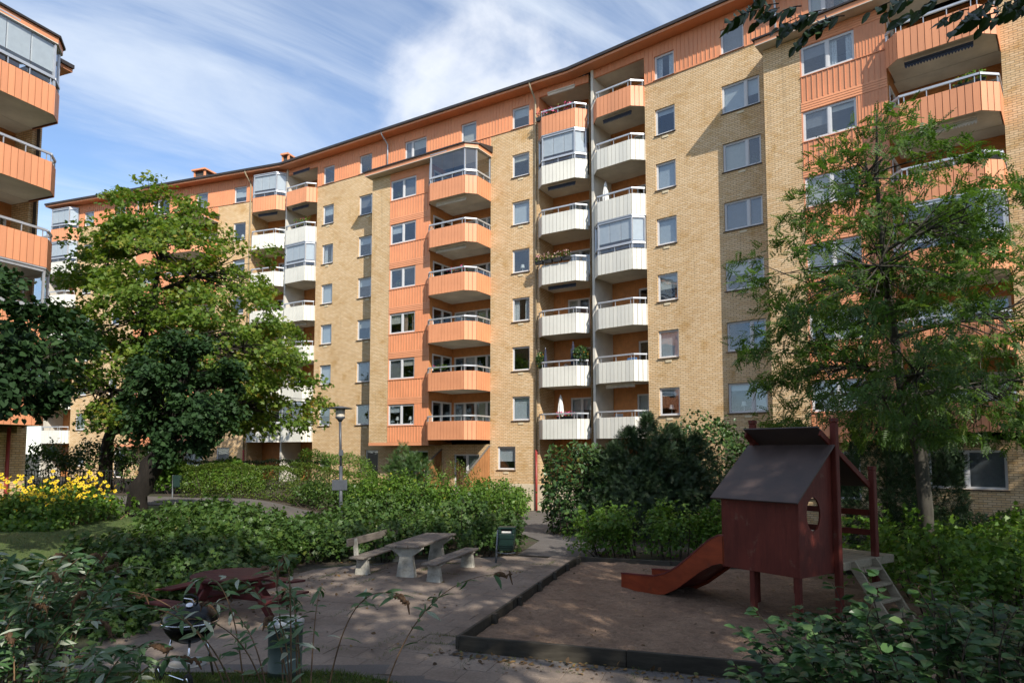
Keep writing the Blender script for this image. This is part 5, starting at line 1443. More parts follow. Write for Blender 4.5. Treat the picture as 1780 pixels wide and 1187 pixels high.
# ------------------------------------------------------------------ play house with slide
ph = empty('playhouse', (4.70, 11.30, 0), math.atan2(0.57, 0.82), 'dark red wooden playhouse on posts with slide and step ladder', 'playhouse')
PL = 1.54
def box_part(par, name, x0, x1, y0, y1, z0, z1, mat, bw=0.006):
    return plank(par, name, x0, x1, y0, y1, z0, z1, M[mat] if isinstance(mat, str) else mat, bw)
box_part(ph, 'side_panel', 0.0, 0.03, 0.03, PL - 0.03, 0.83, 2.20, 'red_wood')
def gable(y0, y1, hole):
    """gable panel in the x-z plane with a round opening"""
    m_ = MB(); outer = [(0.0, 0.83), (1.0, 0.83), (1.0, 2.98), (0.0, 2.16)]
    n = 28; cx_, cz_, rx, rz_ = hole
    ring = [(cx_ + rx * math.cos(2 * math.pi * k / n), cz_ + rz_ * math.sin(2 * math.pi * k / n)) for k in range(n)]
    def hit(k):     # where the ray from the hole centre meets the outline
        dx, dz = math.cos(2 * math.pi * k / n) * rx, math.sin(2 * math.pi * k / n) * rz_; best = 1e9
        for i in range(4):
            (ax, az), (bx, bz) = outer[i], outer[(i + 1) % 4]; ex, ez = bx - ax, bz - az
            den = dx * ez - dz * ex
            if abs(den) < 1e-9: continue
            t = ((ax - cx_) * ez - (az - cz_) * ex) / den; s_ = ((ax - cx_) * dz - (az - cz_) * dx) / den
            if t > 0 and -1e-6 <= s_ <= 1 + 1e-6: best = min(best, t)
        return (cx_ + dx * best, cz_ + dz * best)
    out = [hit(k) for k in range(n)]
    corners = {}
    for c_ in outer:
        a = math.atan2((c_[1] - cz_) / rz_, (c_[0] - cx_) / rx) % (2 * math.pi); corners[int(a / (2 * math.pi) * n)] = c_
    for yy, fl in ((y0, 0), (y1, 1)):
        for k in range(n):
            j = (k + 1) % n
            q = [ring[k], out[k]] + ([corners[k]] if k in corners else []) + [out[j], ring[j]]
            f = [(p[0], yy, p[1]) for p in q]
            m_.face(list(reversed(f)) if fl == 0 else f)
    for k in range(n):
        j = (k + 1) % n
        m_.face([(ring[k][0], y0, ring[k][1]), (ring[j][0], y0, ring[j][1]), (ring[j][0], y1, ring[j][1]), (ring[k][0], y1, ring[k][1])])
    for i in range(4):
        (ax, az), (bx, bz) = outer[i], outer[(i + 1) % 4]
        m_.face([(ax, y0, az), (bx, y0, bz), (bx, y1, bz), (ax, y1, az)])
    return m_
gable(0.0, 0.03, (0.43, 1.85, 0.20, 0.28)).build('gable_panel', M['red_wood'], ph)
gable(PL - 0.03, PL, (0.5, 1.45, 0.36, 0.52)).build('gable_panel', M['red_wood'], ph)
m_ = MB()     # front roof panel
def rpanel(x0, z0, x1, z1, y0, y1, t):
    d = Vector((x1 - x0, 0, z1 - z0)).normalized(); n_ = Vector((-d.z, 0, d.x)) * t
    m2 = MB(); a = Vector((x0, 0, z0)); b_ = Vector((x1, 0, z1))
    m2.hexa([(a.x, y0, a.z), (b_.x, y0, b_.z), (b_.x, y1, b_.z), (a.x, y1, a.z), (a.x + n_.x, y0, a.z + n_.z), (b_.x + n_.x, y0, b_.z + n_.z), (b_.x + n_.x, y1, b_.z + n_.z), (a.x + n_.x, y1, a.z + n_.z)])
    return m2
rpanel(-0.17, 2.05, 0.98, 3.0, -0.10, PL + 0.10, 0.025).build('roof_panel', M['roof_panel'], ph)
rpanel(0.66, 3.31, 2.40, 2.25, 0.02, PL - 0.02, 0.025).build('roof_panel', M['roof_panel'], ph)
for yy in (-0.005, PL - 0.04):
    m2 = MB(); m2.beam((0.72, yy + 0.02, 3.22), (2.34, yy + 0.02, 2.235), 0.045, 0.10); bevel(m2.build('rafter', M['red_wood'], ph), 0.006)
for (x, y, z) in ((1.05, -0.05, 3.40), (1.05, PL + 0.05, 3.42), (2.32, -0.02, 2.55), (2.32, PL + 0.02, 2.55)):
    box_part(ph, 'post', x - 0.055, x + 0.055, y - 0.055, y + 0.055, -0.2, z, 'red_wood', 0.012)
    c_ = box_part(ph, 'post_cap', x - 0.06, x + 0.06, y - 0.06, y + 0.06, z + 0.003, z + 0.08, 'red_wood', 0.01)
    for sx in (-0.061, 0.061):
        q = MB(); q.lathe([(0.0, 0), (0.014, 0)], 10); obj('bolt_hole', q.mesh('bolt_hole', M['dark_room']), c_, (sx, 0, 0), (0, math.pi / 2 * (1 if sx > 0 else -1), 0))
    q = MB(); q.lathe([(0.0, 0), (0.014, 0)], 10); obj('bolt_hole', q.mesh('bolt_hole', M['dark_room']), c_, (0, -0.061, 0), (math.pi / 2, 0, 0))
for (x, y) in ((0.09, 0.10), (0.09, 0.96)):
    box_part(ph, 'post', x - 0.05, x + 0.05, y - 0.05, y + 0.05, -0.2, 0.90, 'red_wood', 0.012)
for z in (1.72, 1.36): box_part(ph, 'rail', 1.1, 2.27, PL - 0.03, PL + 0.01, z, z + 0.11, 'red_wood')
for z in (1.72, 1.36): box_part(ph, 'rail', 2.33, 2.37, 0.06, PL - 0.06, z + 0.002, z + 0.11, 'red_wood')
box_part(ph, 'kick_board', 1.1, 2.27, PL - 0.02, PL + 0.02, 1.0, 1.15, 'timber')
nb = 11
for i in range(nb):
    y0 = -0.06 + i * (PL + 0.06) / nb
    box_part(ph, 'deck_plank', 1.12, 2.82, y0, y0 + (PL + 0.06) / nb - 0.012, 0.965, 1.0, 'pale_wood', 0.004)
box_part(ph, 'deck_beam', 1.12, 2.84, -0.10, -0.065, 0.86, 0.998, 'pale_wood')
box_part(ph, 'deck_beam', 2.825, 2.86, -0.06, PL, 0.86, 0.998, 'pale_wood')
box_part(ph, 'floor_panel', 0.03, 1.0, 0.03, PL - 0.03, 0.90, 0.95, 'timber')
for x in (1.38, 2.08):
    m2 = MB(); m2.beam((x, -0.10, 0.98), (x, -0.78, -0.05), 0.045, 0.15, up=(0, 0.8, 0.5)); bevel(m2.build('stringer', M['pale_wood'], ph), 0.006)
for i in range(4):
    t = (i + 0.6) / 4.4; y = -0.10 - 0.68 * t; z = 0.98 - 1.03 * t
    box_part(ph, 'step', 1.405, 2.055, y - 0.09, y + 0.09, z - 0.02, z + 0.02, 'pale_wood')
# slide: bed with raised sides
prof = [(1.50, 0.97), (1.62, 0.96), (1.80, 0.90), (2.05, 0.76), (2.35, 0.55), (2.65, 0.34), (2.95, 0.19), (3.25, 0.13), (3.6, 0.12), (3.95, 0.115), (4.17, 0.11)]
tops = [0.40, 0.40, 0.38, 0.34, 0.31, 0.30, 0.29, 0.26, 0.24, 0.22, 0.20]
SW = 0.95; th = 0.03
def strip(name, x0, x1, zlo_f, zhi_f, mats, mi):
    q = MB(); n = len(prof)
    for i in range(n - 1):
        (ya, za), (yb, zb_) = prof[i], prof[i + 1]
        q.hexa([(x0, ya, za + zlo_f(i)), (x1, ya, za + zlo_f(i)), (x1, yb, zb_ + zlo_f(i + 1)), (x0, yb, zb_ + zlo_f(i + 1)),
                (x0, ya, za + zhi_f(i)), (x1, ya, za + zhi_f(i)), (x1, yb, zb_ + zhi_f(i + 1)), (x0, yb, zb_ + zhi_f(i + 1))], mi)
    return q
sl = strip('slide', 0.0 + th, SW - th, lambda i: -0.03, lambda i: 0.0, None, 0).build('slide', M['slide_in'], ph)
for x0 in (0.0, SW - th):
    strip('side', x0, x0 + th, lambda i: -0.10, lambda i: tops[i], None, 0).build('slide_side', M['slide'], sl)
    strip('rim', x0 - 0.012, x0 + th + 0.012, lambda i: tops[i] + 0.002, lambda i: tops[i] + 0.03, None, 0).build('slide_rim', M['slide_in'], sl)
q = MB(); q.box(th, SW - th, 4.171, 4.20, -0.02, 0.14); q.build('slide_end', M['slide'], sl)

# ------------------------------------------------------------------ picnic table with concrete legs, two benches
pt = empty('picnic_table', (-2.20, 17.02, 0), math.atan2(-0.25, 0.97), 'weathered plank picnic table on white concrete legs', 'table')
for i in range(3):
    x0 = -0.42 + i * 0.285
    plank(pt, 'plank', x0, x0 + 0.272, -1.30, 1.30, 0.70 + 0.003 * i, 0.75 + 0.003 * i, M['grey_wood'], 0.008)
def conc_leg(par, y, wb, wm, wt, h, d, hh):
    m2 = MB()
    pr = [(-wb, 0), (wb, 0), (wm, h * hh), (wm, h * (hh + 0.1)), (wt, h * 0.93), (wt, h), (-wt, h), (-wt, h * 0.93), (-wm, h * (hh + 0.1)), (-wm, h * hh)]
    n = len(pr); i = len(m2.v)
    m2.v += [(x, -d / 2 * (1.25 if z < 0.01 else 1), z - (0.06 if z < 0.01 else 0)) for x, z in pr] + [(x, d / 2 * (1.25 if z < 0.01 else 1), z - (0.06 if z < 0.01 else 0)) for x, z in pr]
    m2.f.append(tuple(range(n))); m2.f.append(tuple(reversed(range(n, 2 * n))))
    for k in range(n): m2.f.append((k, n + k, n + (k + 1) % n, (k + 1) % n))
    m2.m = [0] * len(m2.f)
    o = m2.build('leg', M['leg_conc'], par, loc=(0, y, 0)); return bevel(o, 0.012, 2)
for y in (-0.98, 0.98): conc_leg(pt, y, 0.24, 0.165, 0.40, 0.697, 0.14, 0.60)
def bench(label, loc, rz, back):
    bn = empty('park_bench', loc, rz, label, 'bench')
    for i in range(2): plank(bn, 'plank', -0.19 + i * 0.195, -0.19 + i * 0.195 + 0.183, -1.35, 1.35, 0.405, 0.45, M['grey_wood'])
    for y in (-1.02, 1.02): conc_leg(bn, y, 0.185, 0.135, 0.18, 0.402, 0.13, 0.72)
    if back:
        plank(bn, 'backrest', -0.26, -0.22, -1.35, 1.35, 0.68, 0.86, M['grey_wood'])
        for y in (-1.02, 1.02):
            m2 = MB(); m2.beam((-0.165, y, 0.38), (-0.215, y, 0.84), 0.05, 0.10); m2.build('back_support', M['leg_conc'], bn)
    return bn
bench('backless plank bench with concrete feet on the open side of the table', (-1.42, 16.42, 0), math.atan2(-0.30, 0.95), False)
bench('plank bench with backrest between the picnic table and the currants', (-3.25, 17.35, 0), math.atan2(-0.27, 0.96), True)

# ------------------------------------------------------------------ litter bin by the path
lb = empty('litter_bin', (-0.43, 18.05, 0), R(-8), 'dark green litter bin on a leaning steel post', 'bin')
m2 = MB(); m2.tube([(0, 0, -0.1), (0.07, 0, 0.86)], 0.03, 10); m2.build('post', M['galv'], lb, True)
m2 = MB(); rr = []
body = [(-0.20, -0.15), (0.20, -0.15), (0.20, 0.15), (-0.20, 0.15)]
m2.hexa([(0.10, -0.15, 0.34), (0.47, -0.15, 0.34), (0.47, 0.15, 0.34), (0.10, 0.15, 0.34), (0.10, -0.17, 0.78), (0.52, -0.17, 0.78), (0.52, 0.17, 0.78), (0.10, 0.17, 0.78)])
bd = bevel(m2.build('body', M['bin_green'], lb), 0.025, 2)
m2 = MB()
for z in (0.42, 0.47, 0.66): m2.box(0.095, 0.49 + (z - 0.4) * 0.09, -0.185, -0.155, z, z + 0.014)
m2.build('rib', M['bin_green'], bd)
m2 = MB(); m2.box(0.10, 0.17, -0.17, 0.17, 0.785, 0.90); m2.box(0.45, 0.52, -0.17, 0.17, 0.785, 0.90); m2.box(0.17, 0.45, 0.12, 0.17, 0.785, 0.90); m2.box(0.085, 0.535, -0.185, 0.185, 0.903, 0.945)
m2.box(0.171, 0.449, -0.168, -0.15, 0.787, 0.80)
bevel(m2.build('hood', M['bin_green'], lb), 0.012)
m2 = MB(); m2.box(0.18, 0.44, -0.11, 0.10, 0.783, 0.84); m2.build('bag', M['parasol_white'], lb)
m2 = MB(); m2.tube([(0.05, -0.02, 0.28), (0.30, -0.16, 0.27), (0.52, -0.02, 0.28)], 0.012, 6); m2.build('bottom_hoop', M['galv'], lb)

# far green bin at the hedge corner
fb = empty('litter_bin', G(-14.9, 30.6), R(10), 'small green litter bin at the hedge end by the curved path', 'bin')
m2 = MB(); m2.tube([(-0.2, 0, -0.1), (-0.2, 0, 1.0)], 0.03, 8); m2.build('post', M['galv'], fb)
m2 = MB(); m2.hexa([(-0.16, -0.15, 0.45), (0.16, -0.15, 0.45), (0.16, 0.15, 0.45), (-0.16, 0.15, 0.45), (-0.18, -0.17, 1.0), (0.20, -0.17, 1.0), (0.20, 0.17, 1.0), (-0.18, 0.17, 1.0)]); bevel(m2.build('body', M['bin_green'], fb), 0.03)

# ------------------------------------------------------------------ lamp post
lp = empty('street_lamp', G(-5.92, 23.5), 0, 'slim grey lamp post with flat-topped lantern and sign plate', 'street lamp')
m2 = MB(); m2.tube([(0.10, 0, -0.1), (0.05, 0, 2.4)], 0.062, 12); m2.tube([(0.05, 0, 2.4), (0.0, 0, 3.95)], 0.045, 12); m2.build('post', M['lamp_grey'], lp, True)
m2 = MB(); m2.box(0.0, 0.14, -0.10, -0.05, 2.75, 2.95); m2.build('connection_box', M['lamp_grey'], lp)
m2 = MB(); m2.lathe([(0.0, 3.92), (0.06, 3.92), (0.10, 3.99), (0.165, 4.04), (0.165, 4.09), (0.0, 4.09)], 20); m2.build('lamp_base', M['lamp_grey'], lp, True)
m2 = MB(); m2.lathe([(0.15, 4.09), (0.16, 4.22), (0.165, 4.36), (0.0, 4.362)], 20); m2.build('lantern_glass', M['lamp_glass'], lp, True)
m2 = MB(); m2.lathe([(0.0, 4.365), (0.40, 4.362), (0.415, 4.385), (0.18, 4.43), (0.06, 4.455), (0.0, 4.455)], 28); m2.build('lantern_roof', M['lamp_grey'], lp, True)
m2 = MB(); m2.box(-0.22, 0.30, -0.085, -0.07, 1.58, 1.93); bevel(m2.build('sign_plate', M['lamp_grey'], lp), 0.005)
m2 = MB(); m2.box(0.0, 0.13, -0.07, 0.07, 1.66, 1.70); m2.box(0.0, 0.13, -0.07, 0.07, 1.82, 1.86); m2.build('clamp', M['lamp_grey'], lp)

# ------------------------------------------------------------------ round red picnic table
rt = empty('round_picnic_table', (-4.97, 12.30, zgf(-4.97, 12.3)), R(20), 'dark red round picnic table with attached bench boards', 'table')
Rr = 0.67; n = 8; wv = 2 * Rr / n
for i in range(n):
    y0 = -Rr + i * wv; y1 = y0 + wv - 0.008
    def hx(y): return math.sqrt(max(0.0, Rr * Rr - y * y))
    k = 5; ys_ = [y0 + (y1 - y0) * j / (k - 1) for j in range(k)]
    poly = [(-hx(y) - 0.01, y) for y in reversed(ys_)] + [(hx(y) + 0.01, y) for y in ys_]
    m2 = MB(); m2.prism(poly, 0.695, 0.735); m2.build('plank', M['dark_red_wood'], rt)
for k in range(4):
    a = k * math.pi / 2 + math.pi / 4; c_, s_ = math.cos(a), math.sin(a)
    st_ = None
    for j in range(2):
        m2 = MB(); r0 = 1.02 + 0.15 * j; L_ = 0.40 + 0.06 * j
        m2.hexa([(r0, -L_, 0.42), (r0 + 0.14, -L_ - 0.06, 0.42), (r0 + 0.14, L_ + 0.06, 0.42), (r0, L_, 0.42), (r0, -L_, 0.46), (r0 + 0.14, -L_ - 0.06, 0.46), (r0 + 0.14, L_ + 0.06, 0.46), (r0, L_, 0.46)])
        bevel(m2.build('bench_board', M['dark_red_wood'], rt, rot=(0, 0, a)), 0.006)
    m2 = MB(); m2.beam((0.05, 0, 0.37), (1.26, 0, 0.37), 0.05, 0.10); m2.beam((0.42, 0, 0.68), (1.02, 0, -0.03), 0.05, 0.13); m2.beam((0.05, 0, 0.64), (0.66, 0, 0.64), 0.05, 0.09)
    m2.build('leg_frame', M['dark_red_wood'], rt, rot=(0, 0, a))

# ------------------------------------------------------------------ kettle grill
gx, gy = -3.52, 7.62
kg = empty('kettle_grill', (gx, gy, zgf(gx, gy)), R(-25), 'black kettle grill with domed lid on chrome legs and wheels', 'grill')
cz = 0.66
m2 = MB(); m2.lathe([(0.0, cz - 0.24), (0.10, cz - 0.225), (0.19, cz - 0.175), (0.255, cz - 0.09), (0.283, cz), (0.278, cz)], 36); m2.build('bowl', M['black_enamel'], kg, True)
m2 = MB(); m2.lathe([(0.291, cz - 0.012), (0.291, cz + 0.006), (0.27, cz + 0.075), (0.215, cz + 0.14), (0.13, cz + 0.185), (0.05, cz + 0.20), (0.0, cz + 0.202)], 36); lid = m2.build('lid', M['black_enamel'], kg, True)
m2 = MB(); m2.lathe([(0.286, cz - 0.016), (0.295, cz - 0.014), (0.295, cz + 0.002), (0.288, cz + 0.006)], 36); m2.build('lid_rim', M['chrome'], lid, True)
m2 = MB(); m2.tube([(-0.10, 0, cz + 0.185), (-0.10, 0, cz + 0.255), (0, 0, cz + 0.275), (0.10, 0, cz + 0.255), (0.10, 0, cz + 0.185)], 0.012, 8); m2.build('lid_handle', M['rubber'], lid, True)
m2 = MB(); m2.tube([(-0.085, -0.03, cz + 0.205), (-0.06, -0.035, cz + 0.235), (0.06, -0.035, cz + 0.235), (0.085, -0.03, cz + 0.205)], 0.009, 6); m2.build('handle_shield', M['chrome'], lid)
m2 = MB(); m2.lathe([(0.0, 0.012), (0.035, 0.010), (0.038, 0.0)], 14); obj('vent_disc', m2.mesh('vent_disc', M['chrome']), lid, (0.10, -0.10, cz + 0.188), (0.35, 0.35, 0))
legs = []
for a, whl in ((200, True), (320, True), (85, False)):
    ca, sa = math.cos(R(a)), math.sin(R(a)); b0 = (0.19 * ca, 0.19 * sa, cz - 0.16); b1 = (0.31 * ca, 0.31 * sa, 0.09 if whl else 0.0)
    m2 = MB(); m2.tube([b0, b1], 0.0125, 10); m2.build('leg', M['chrome'], kg, True)
for a in (200, 320):
    ca, sa = math.cos(R(a)), math.sin(R(a))
    m2 = MB(); m2.lathe([(0.055, -0.02), (0.085, -0.022), (0.092, -0.012), (0.092, 0.012), (0.085, 0.022), (0.055, 0.02)], 24)
    w_ = obj('wheel', m2.mesh('wheel', M['rubber'], True), kg, (0.33 * ca, 0.33 * sa, 0.092), (math.pi / 2, 0, R(-20)))
    m2 = MB(); m2.lathe([(0.0, -0.024), (0.04, -0.024), (0.056, -0.018), (0.056, 0.018), (0.04, 0.024), (0.0, 0.024)], 20); m2.build('hub', M['chrome'], w_, True)
m2 = MB(); m2.tube([(0.29 * math.cos(R(200)), 0.29 * math.sin(R(200)), 0.092), (0.29 * math.cos(R(320)), 0.29 * math.sin(R(320)), 0.092)], 0.007, 6); m2.build('axle', M['chrome'], kg)
m2 = MB(); m2.lathe([(0.0, 0.20), (0.20, 0.20), (0.205, 0.215), (0.20, 0.21), (0.0, 0.206)], 28); m2.build('ash_tray', M['can_lid'], kg, True)

# ------------------------------------------------------------------ ash can
ax, ay = -2.58, 7.95
ac = empty('ash_can', (ax, ay, zgf(ax, ay) - 0.02), R(10), 'grey-green steel can with pale lid standing beside the grill', 'can')
m2 = MB(); m2.lathe([(0.175, 0.0), (0.185, 0.0), (0.185, 0.12), (0.192, 0.125), (0.185, 0.13), (0.19, 0.60), (0.198, 0.605), (0.198, 0.64), (0.185, 0.64)], 32); m2.build('body', M['can_green'], ac, True)
m2 = MB(); m2.lathe([(0.203, 0.625), (0.205, 0.66), (0.18, 0.685), (0.06, 0.695), (0.0, 0.695)], 32); m2.build('lid', M['can_lid'], ac, True)
m2 = MB(); m2.box(-0.03, 0.03, -0.225, -0.195, 0.56, 0.65); m2.box(-0.02, 0.02, -0.235, -0.224, 0.575, 0.60); m2.build('clasp', M['chrome'], ac)
m2 = MB(); m2.tube([(0.07, -0.18, 0.45), (0.0, -0.225, 0.40), (-0.07, -0.18, 0.45)], 0.008, 6); m2.build('handle', M['rubber'], ac)

# firewood and sticks beside the grill
rng = np.random.default_rng(3)
for k in range(2):
    a = rng.uniform(0, 3.14); x = (-2.86, -3.2)[k]; y = 8.35 + rng.normal() * 0.1; L_ = (0.45, 0.3)[k]
    m2 = MB(); m2.tube([(-L_ / 2, 0, 0), (0, 0.01, 0.012), (L_ / 2, 0, 0)], [0.012, 0.014, 0.008], 6)
    o = m2.build('stick', M['twig'], loc=(x, y, zgf(x, y) + 0.025), rot=(0, 0, a)); setp(o, ('long dry stick on the paving nearest the ash can', 'short dry stick on the paving behind the grill')[k], 'stick', 'sticks by the grill')

# ------------------------------------------------------------------ things on the balconies
def on_block(blk, u, n_, z):
    return blk.matrix_basis @ Vector((u, -n_, z))
def place(blk, u, n_, z):
    rz = blk.rotation_euler[2]; c_, s_ = math.cos(rz), math.sin(rz)
    x, y = u, -n_
    return (blk.location.x + c_ * x - s_ * y, blk.location.y + s_ * x + c_ * y, z)
def parasol(label, blk, u, n_, k, mat, h=2.1, r=0.16):
    e = empty('folded_parasol', place(blk, u, n_, zf(k)), 0, label, 'parasol', None)
    m2 = MB(); m2.tube([(0, 0, 0), (0, 0, h)], 0.02, 8); m2.build('pole', M['alu'], e)
    m2 = MB(); n = 16; i0 = 0
    pr = [(0.05, h * 0.40), (r * 0.95, h * 0.43), (r, h * 0.55), (r * 0.8, h * 0.72), (r * 0.45, h * 0.87), (r * 0.55, h * 0.88), (r * 0.25, h * 0.955), (0.012, h)]
    for rr_, z in pr:
        for a in range(n):
            t = 2 * math.pi * a / n; q = rr_ * (1 + 0.22 * (a % 2 - 0.5)); m2.v.append((q * math.cos(t), q * math.sin(t), z))
    for j in range(len(pr) - 1):
        for a in range(n): m2.f.append((j*n + a, j*n + (a+1) % n, (j+1)*n + (a+1) % n, (j+1)*n + a)); m2.m.append(0)
    m2.build('canopy', M[mat], e)
    m2 = MB(); m2.lathe([(0.0, 0.0), (0.22, 0.0), (0.22, 0.05), (0.04, 0.08), (0.04, 0.2), (0.0, 0.2)], 14); m2.build('base', M['pot'], e)
parasol('closed white parasol on the lowest white balcony ahead', blk_mid, 21.95, 0.05, 1, 'parasol_white')
parasol('closed pale parasol on a high white balcony of the corner stack', blk_right, 0.75, 0.05, 5, 'parasol_white', 2.0)
parasol('closed dark parasol beside the ivy pot on a white balcony', blk_mid, 22.75, 0.15, 2, 'parasol_dark', 2.1, 0.12)
parasol('closed slim dark parasol at the balcony edge by the downpipe', blk_mid, 21.15, 0.25, 2, 'parasol_dark', 1.9, 0.09)
def planter(label, blk, u, n_, z, w, fol, nf, seed, flowers=0.5, h=0.3, name='flower_box', cat='flower box', box=True, rr=None, petal='lf_pink'):
    rng = np.random.default_rng(seed); e = empty(name, place(blk, u, n_, z), blk.rotation_euler[2], label, cat, None)
    if box:
        m2 = MB(); m2.hexa([(-w/2, -0.09, 0), (w/2, -0.09, 0), (w/2, 0.09, 0), (-w/2, 0.09, 0), (-w/2 - .02, -0.11, 0.2), (w/2 + .02, -0.11, 0.2), (w/2 + .02, 0.11, 0.2), (-w/2 - .02, 0.11, 0.2)]); m2.build('box', M['pot'], e)
    n = nf; p = np.stack([rng.uniform(-w/2, w/2, n), rng.normal(size=n) * 0.10, 0.18 + h * rng.random(n)], 1)
    if rr is not None: p = rdir(n, rng) * (0.7 + 0.3 * rng.random((n, 1))) * np.array(rr) + np.array([0, 0, rr[2]])
    leaves('foliage', p, unit(rdir(n, rng) + np.array([0, -0.3, 0.1])), unit(rdir(n, rng) + np.array([0, -0.5, 0.6])), 0.11, 'oval', M[fol], e)
    if flowers > 0:
        m = int(nf * flowers); q = p[rng.choice(n, m, replace=False)] + np.array([0, -0.04, 0.06])
        leaves('blossoms', q, unit(rdir(m, rng)), unit(rdir(m, rng) + np.array([0, -1.0, 0.5])), 0.075, 'heart', M[petal], e)
for i, u in enumerate((21.0, 21.55, 22.1, 22.65)):
    planter(('black rail pot of pale flowers, the one nearest the downpipe', 'black rail pot of pale flowers, second from the downpipe', 'black rail pot of pale flowers, third from the downpipe', 'black rail pot of pale flowers, nearest the white divider wall')[i], blk_mid, u, 0.62, zf(4) + 0.86, 0.42, 'lf_hedge', 90, 300 + i, 0.45, 0.30, petal='lf_pale')
for o in list(COL.objects):
    if o.name.startswith('flower_box'): o['group'] = 'row of rail pots on one balcony'
planter('bright pink geraniums along the rail of the top orange balcony', blk_mid, 21.8, 0.40, zf(7) + 0.68, 2.1, 'lf_rhodo', 160, 310, 0.75, 0.35)
planter('pink flower pots on the lowest white balcony ahead', blk_mid, 22.35, 0.30, zf(1) + 0.72, 0.9, 'lf_rhodo', 60, 311, 0.8, 0.22)
planter('pink geraniums on an orange bay balcony', blk_mid, 16.3, 1.6, zf(4) + 0.72, 1.2, 'lf_rhodo', 60, 312, 0.6, 0.3)
planter('leafy green pots behind the rail of a low orange bay balcony', blk_mid, 15.1, 1.6, zf(2) + 0.72, 1.0, 'lf_bright', 70, 313, 0.05, 0.3)
planter('round ivy ball standing on the second-floor white balcony', blk_mid, 23.25, 0.25, zf(2) + 0.95, 0.5, 'lf_rhodo', 700, 314, 0, 0.3, 'ivy_pot', 'plant', False, (0.42, 0.35, 0.45))
planter('ivy trailing over the balcony end by the downpipe', blk_mid, 20.85, 0.20, zf(2) + 0.75, 0.5, 'lf_rhodo', 420, 315, 0, 0.3, 'ivy_pot', 'plant', False, (0.28, 0.25, 0.48))
planter('climbing plants on a white balcony of the far corner stack', blk_mid, 1.9, 0.3, zf(6) + 0.75, 1.6, 'lf_bright', 110, 316, 0.12, 0.6)
planter('trailing greenery at the corner of a high orange balcony', blk_right, 16.6, 1.5, zf(5) + 0.80, 0.9, 'lf_bright', 120, 317, 0.0, 0.35)
# covered balcony grill and blue cushions
m2 = MB(); m2.lathe([(0.0, 0.0), (0.26, 0.0), (0.28, 0.75), (0.24, 0.95), (0.12, 1.05), (0.0, 1.08)], 16)
o = m2.build('covered_grill', M['glass2'], loc=place(blk_mid, 22.15, -0.35, zf(2) + 0.01), smooth=True); setp(o, 'shiny covered round grill on the second-floor white balcony', 'grill')
m2 = MB(); m2.hexa([(-0.3, -0.06, 0), (0.3, -0.06, 0), (0.3, 0.06, 0), (-0.3, 0.06, 0), (-0.28, 0.04, 0.55), (0.28, 0.04, 0.55), (0.28, 0.14, 0.55), (-0.28, 0.14, 0.55)])
o = m2.build('blue_cushion', M['blue'], loc=place(blk_right, 2.05, -0.1, zf(2) + 0.45), rot=(0, 0, blk_right.rotation_euler[2])); bevel(o, 0.05, 2); setp(o, 'blue chair cushion behind a white balcony rail', 'cushion')

# wooden screens beside the ground-floor patio
def screen(label, blk, u, y0, y1, zt0, zt1):
    e = empty('wooden_screen', place(blk, u, 0, 0.0), blk.rotation_euler[2], label, 'fence'); n = int((y0 - y1) / 0.13 + 0.5); n = abs(n)
    for i in range(n):
        ya = y0 + (y1 - y0) * i / n; yb = y0 + (y1 - y0) * (i + 0.92) / n; za = zt0 + (zt1 - zt0) * i / n; zb_ = zt0 + (zt1 - zt0) * (i + 1) / n
        m2 = MB(); xo = 0.012 * (i % 2)
        m2.hexa([(-0.02 + xo, ya, -0.3), (0.01 + xo, ya, -0.3), (0.01 + xo, yb, -0.3), (-0.02 + xo, yb, -0.3), (-0.02 + xo, ya, za), (0.01 + xo, ya, za), (0.01 + xo, yb, zb_), (-0.02 + xo, yb, zb_)])
        m2.build('plank', M['fence_wood'], e)
    m2 = MB(); m2.beam((0.0, y0, zt0 + 0.03), (0.0, y1, zt1 + 0.03), 0.10, 0.05); m2.build('top_rail', M['grey_wood'], e)
screen('sloping brown plank screen at the far side of the bay patio', blk_mid, 17.42, -0.02, -2.6, 3.2, 1.4)
screen('sloping plank screen between the juniper and the bay patio', blk_mid, 14.05, -0.05, -2.4, 3.0, 1.6)
e = empty('globe_lamp', place(blk_mid, 14.9, 2.6, -0.2), 0, 'white globe garden lamp beside the bay patio', 'lamp')
m2 = MB(); m2.tube([(0, 0, 0), (0, 0, 1.75)], 0.025, 8); m2.build('post', M['lamp_grey'], e)
m2 = MB(); m2.lathe([(0.0, 1.72), (0.10, 1.75), (0.17, 1.85), (0.18, 1.92), (0.15, 2.02), (0.08, 2.08), (0.0, 2.10)], 16); m2.build('globe', M['parasol_white'], e, True)
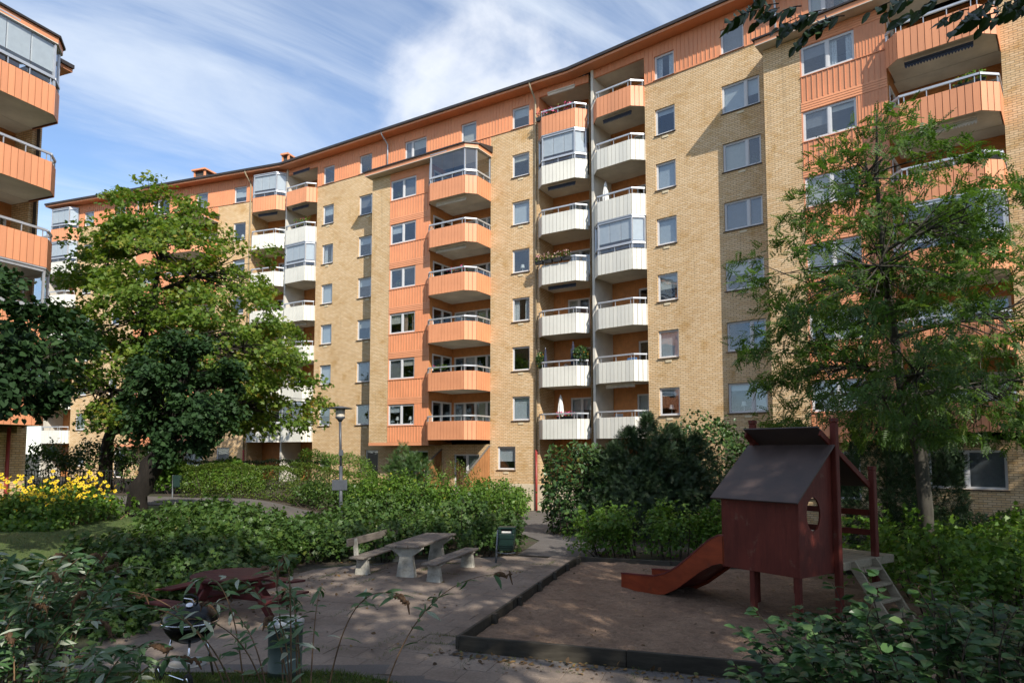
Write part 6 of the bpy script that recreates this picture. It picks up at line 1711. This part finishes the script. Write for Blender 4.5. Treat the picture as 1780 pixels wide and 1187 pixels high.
# iron fence at the rose hedge
e = empty('iron_fence', G(-20.2, 31.5), 0, 'black iron railing in front of the dark rose hedge', 'fence')
for i in range(34):
    m2 = MB(); x = -2.5 + i * 0.13; m2.box(x - 0.01, x + 0.01, -0.01, 0.01, 0.0, 1.15); m2.build('bar', M['rubber'], e)
m2 = MB(); m2.box(-2.6, 1.95, -0.015, 0.015, 1.151, 1.19); m2.box(-2.6, 1.95, -0.022, -0.011, 0.15, 0.18); m2.build('rail', M['rubber'], e)

# chairs and small tables left on the balconies
def balcony_chair(label, blk, u, n_, k, rz, mat):
    e = empty('balcony_chair', place(blk, u, n_, zf(k)), blk.rotation_euler[2] + rz, label, 'chair')
    m2 = MB(); m2.box(-0.22, 0.22, -0.22, 0.22, 0.43, 0.47); m2.build('seat', M[mat], e)
    m2 = MB(); m2.hexa([(-0.22, 0.20, 0.47), (0.22, 0.20, 0.47), (0.22, 0.23, 0.47), (-0.22, 0.23, 0.47), (-0.21, 0.28, 1.0), (0.21, 0.28, 1.0), (0.21, 0.31, 1.0), (-0.21, 0.31, 1.0)]); m2.build('backrest', M[mat], e)
    for sx in (-0.2, 0.2):
        for sy in (-0.2, 0.2):
            m2 = MB(); m2.tube([(sx, sy, 0.43), (sx * 1.1, sy * 1.1, 0)], 0.014, 6); m2.build('leg', M['alu'], e)
balcony_chair('dark chair behind the rail of the middle white balcony right of the divider', blk_right, 1.7, -0.2, 3, 0.5, 'lamp_grey')
balcony_chair('brown chair on the white balcony above the ivy balcony', blk_mid, 22.4, -0.2, 3, -0.4, 'fence_wood')
balcony_chair('pale chair on the third orange bay balcony', blk_mid, 15.6, 0.5, 3, 0.3, 'frame')
balcony_chair('dark chair on the lowest orange bay balcony', blk_mid, 16.4, 0.5, 1, -0.5, 'lamp_grey')
balcony_chair('wooden chair on the fifth orange bay balcony', blk_mid, 15.3, 0.4, 5, 0.2, 'fence_wood')
balcony_chair('dark chair on the lowest white balcony right of the divider', blk_right, 1.2, -0.1, 1, 0.2, 'lamp_grey')
balcony_chair('brown chair on the sixth-floor white balcony right of the divider', blk_right, 1.9, -0.1, 6, -0.3, 'fence_wood')
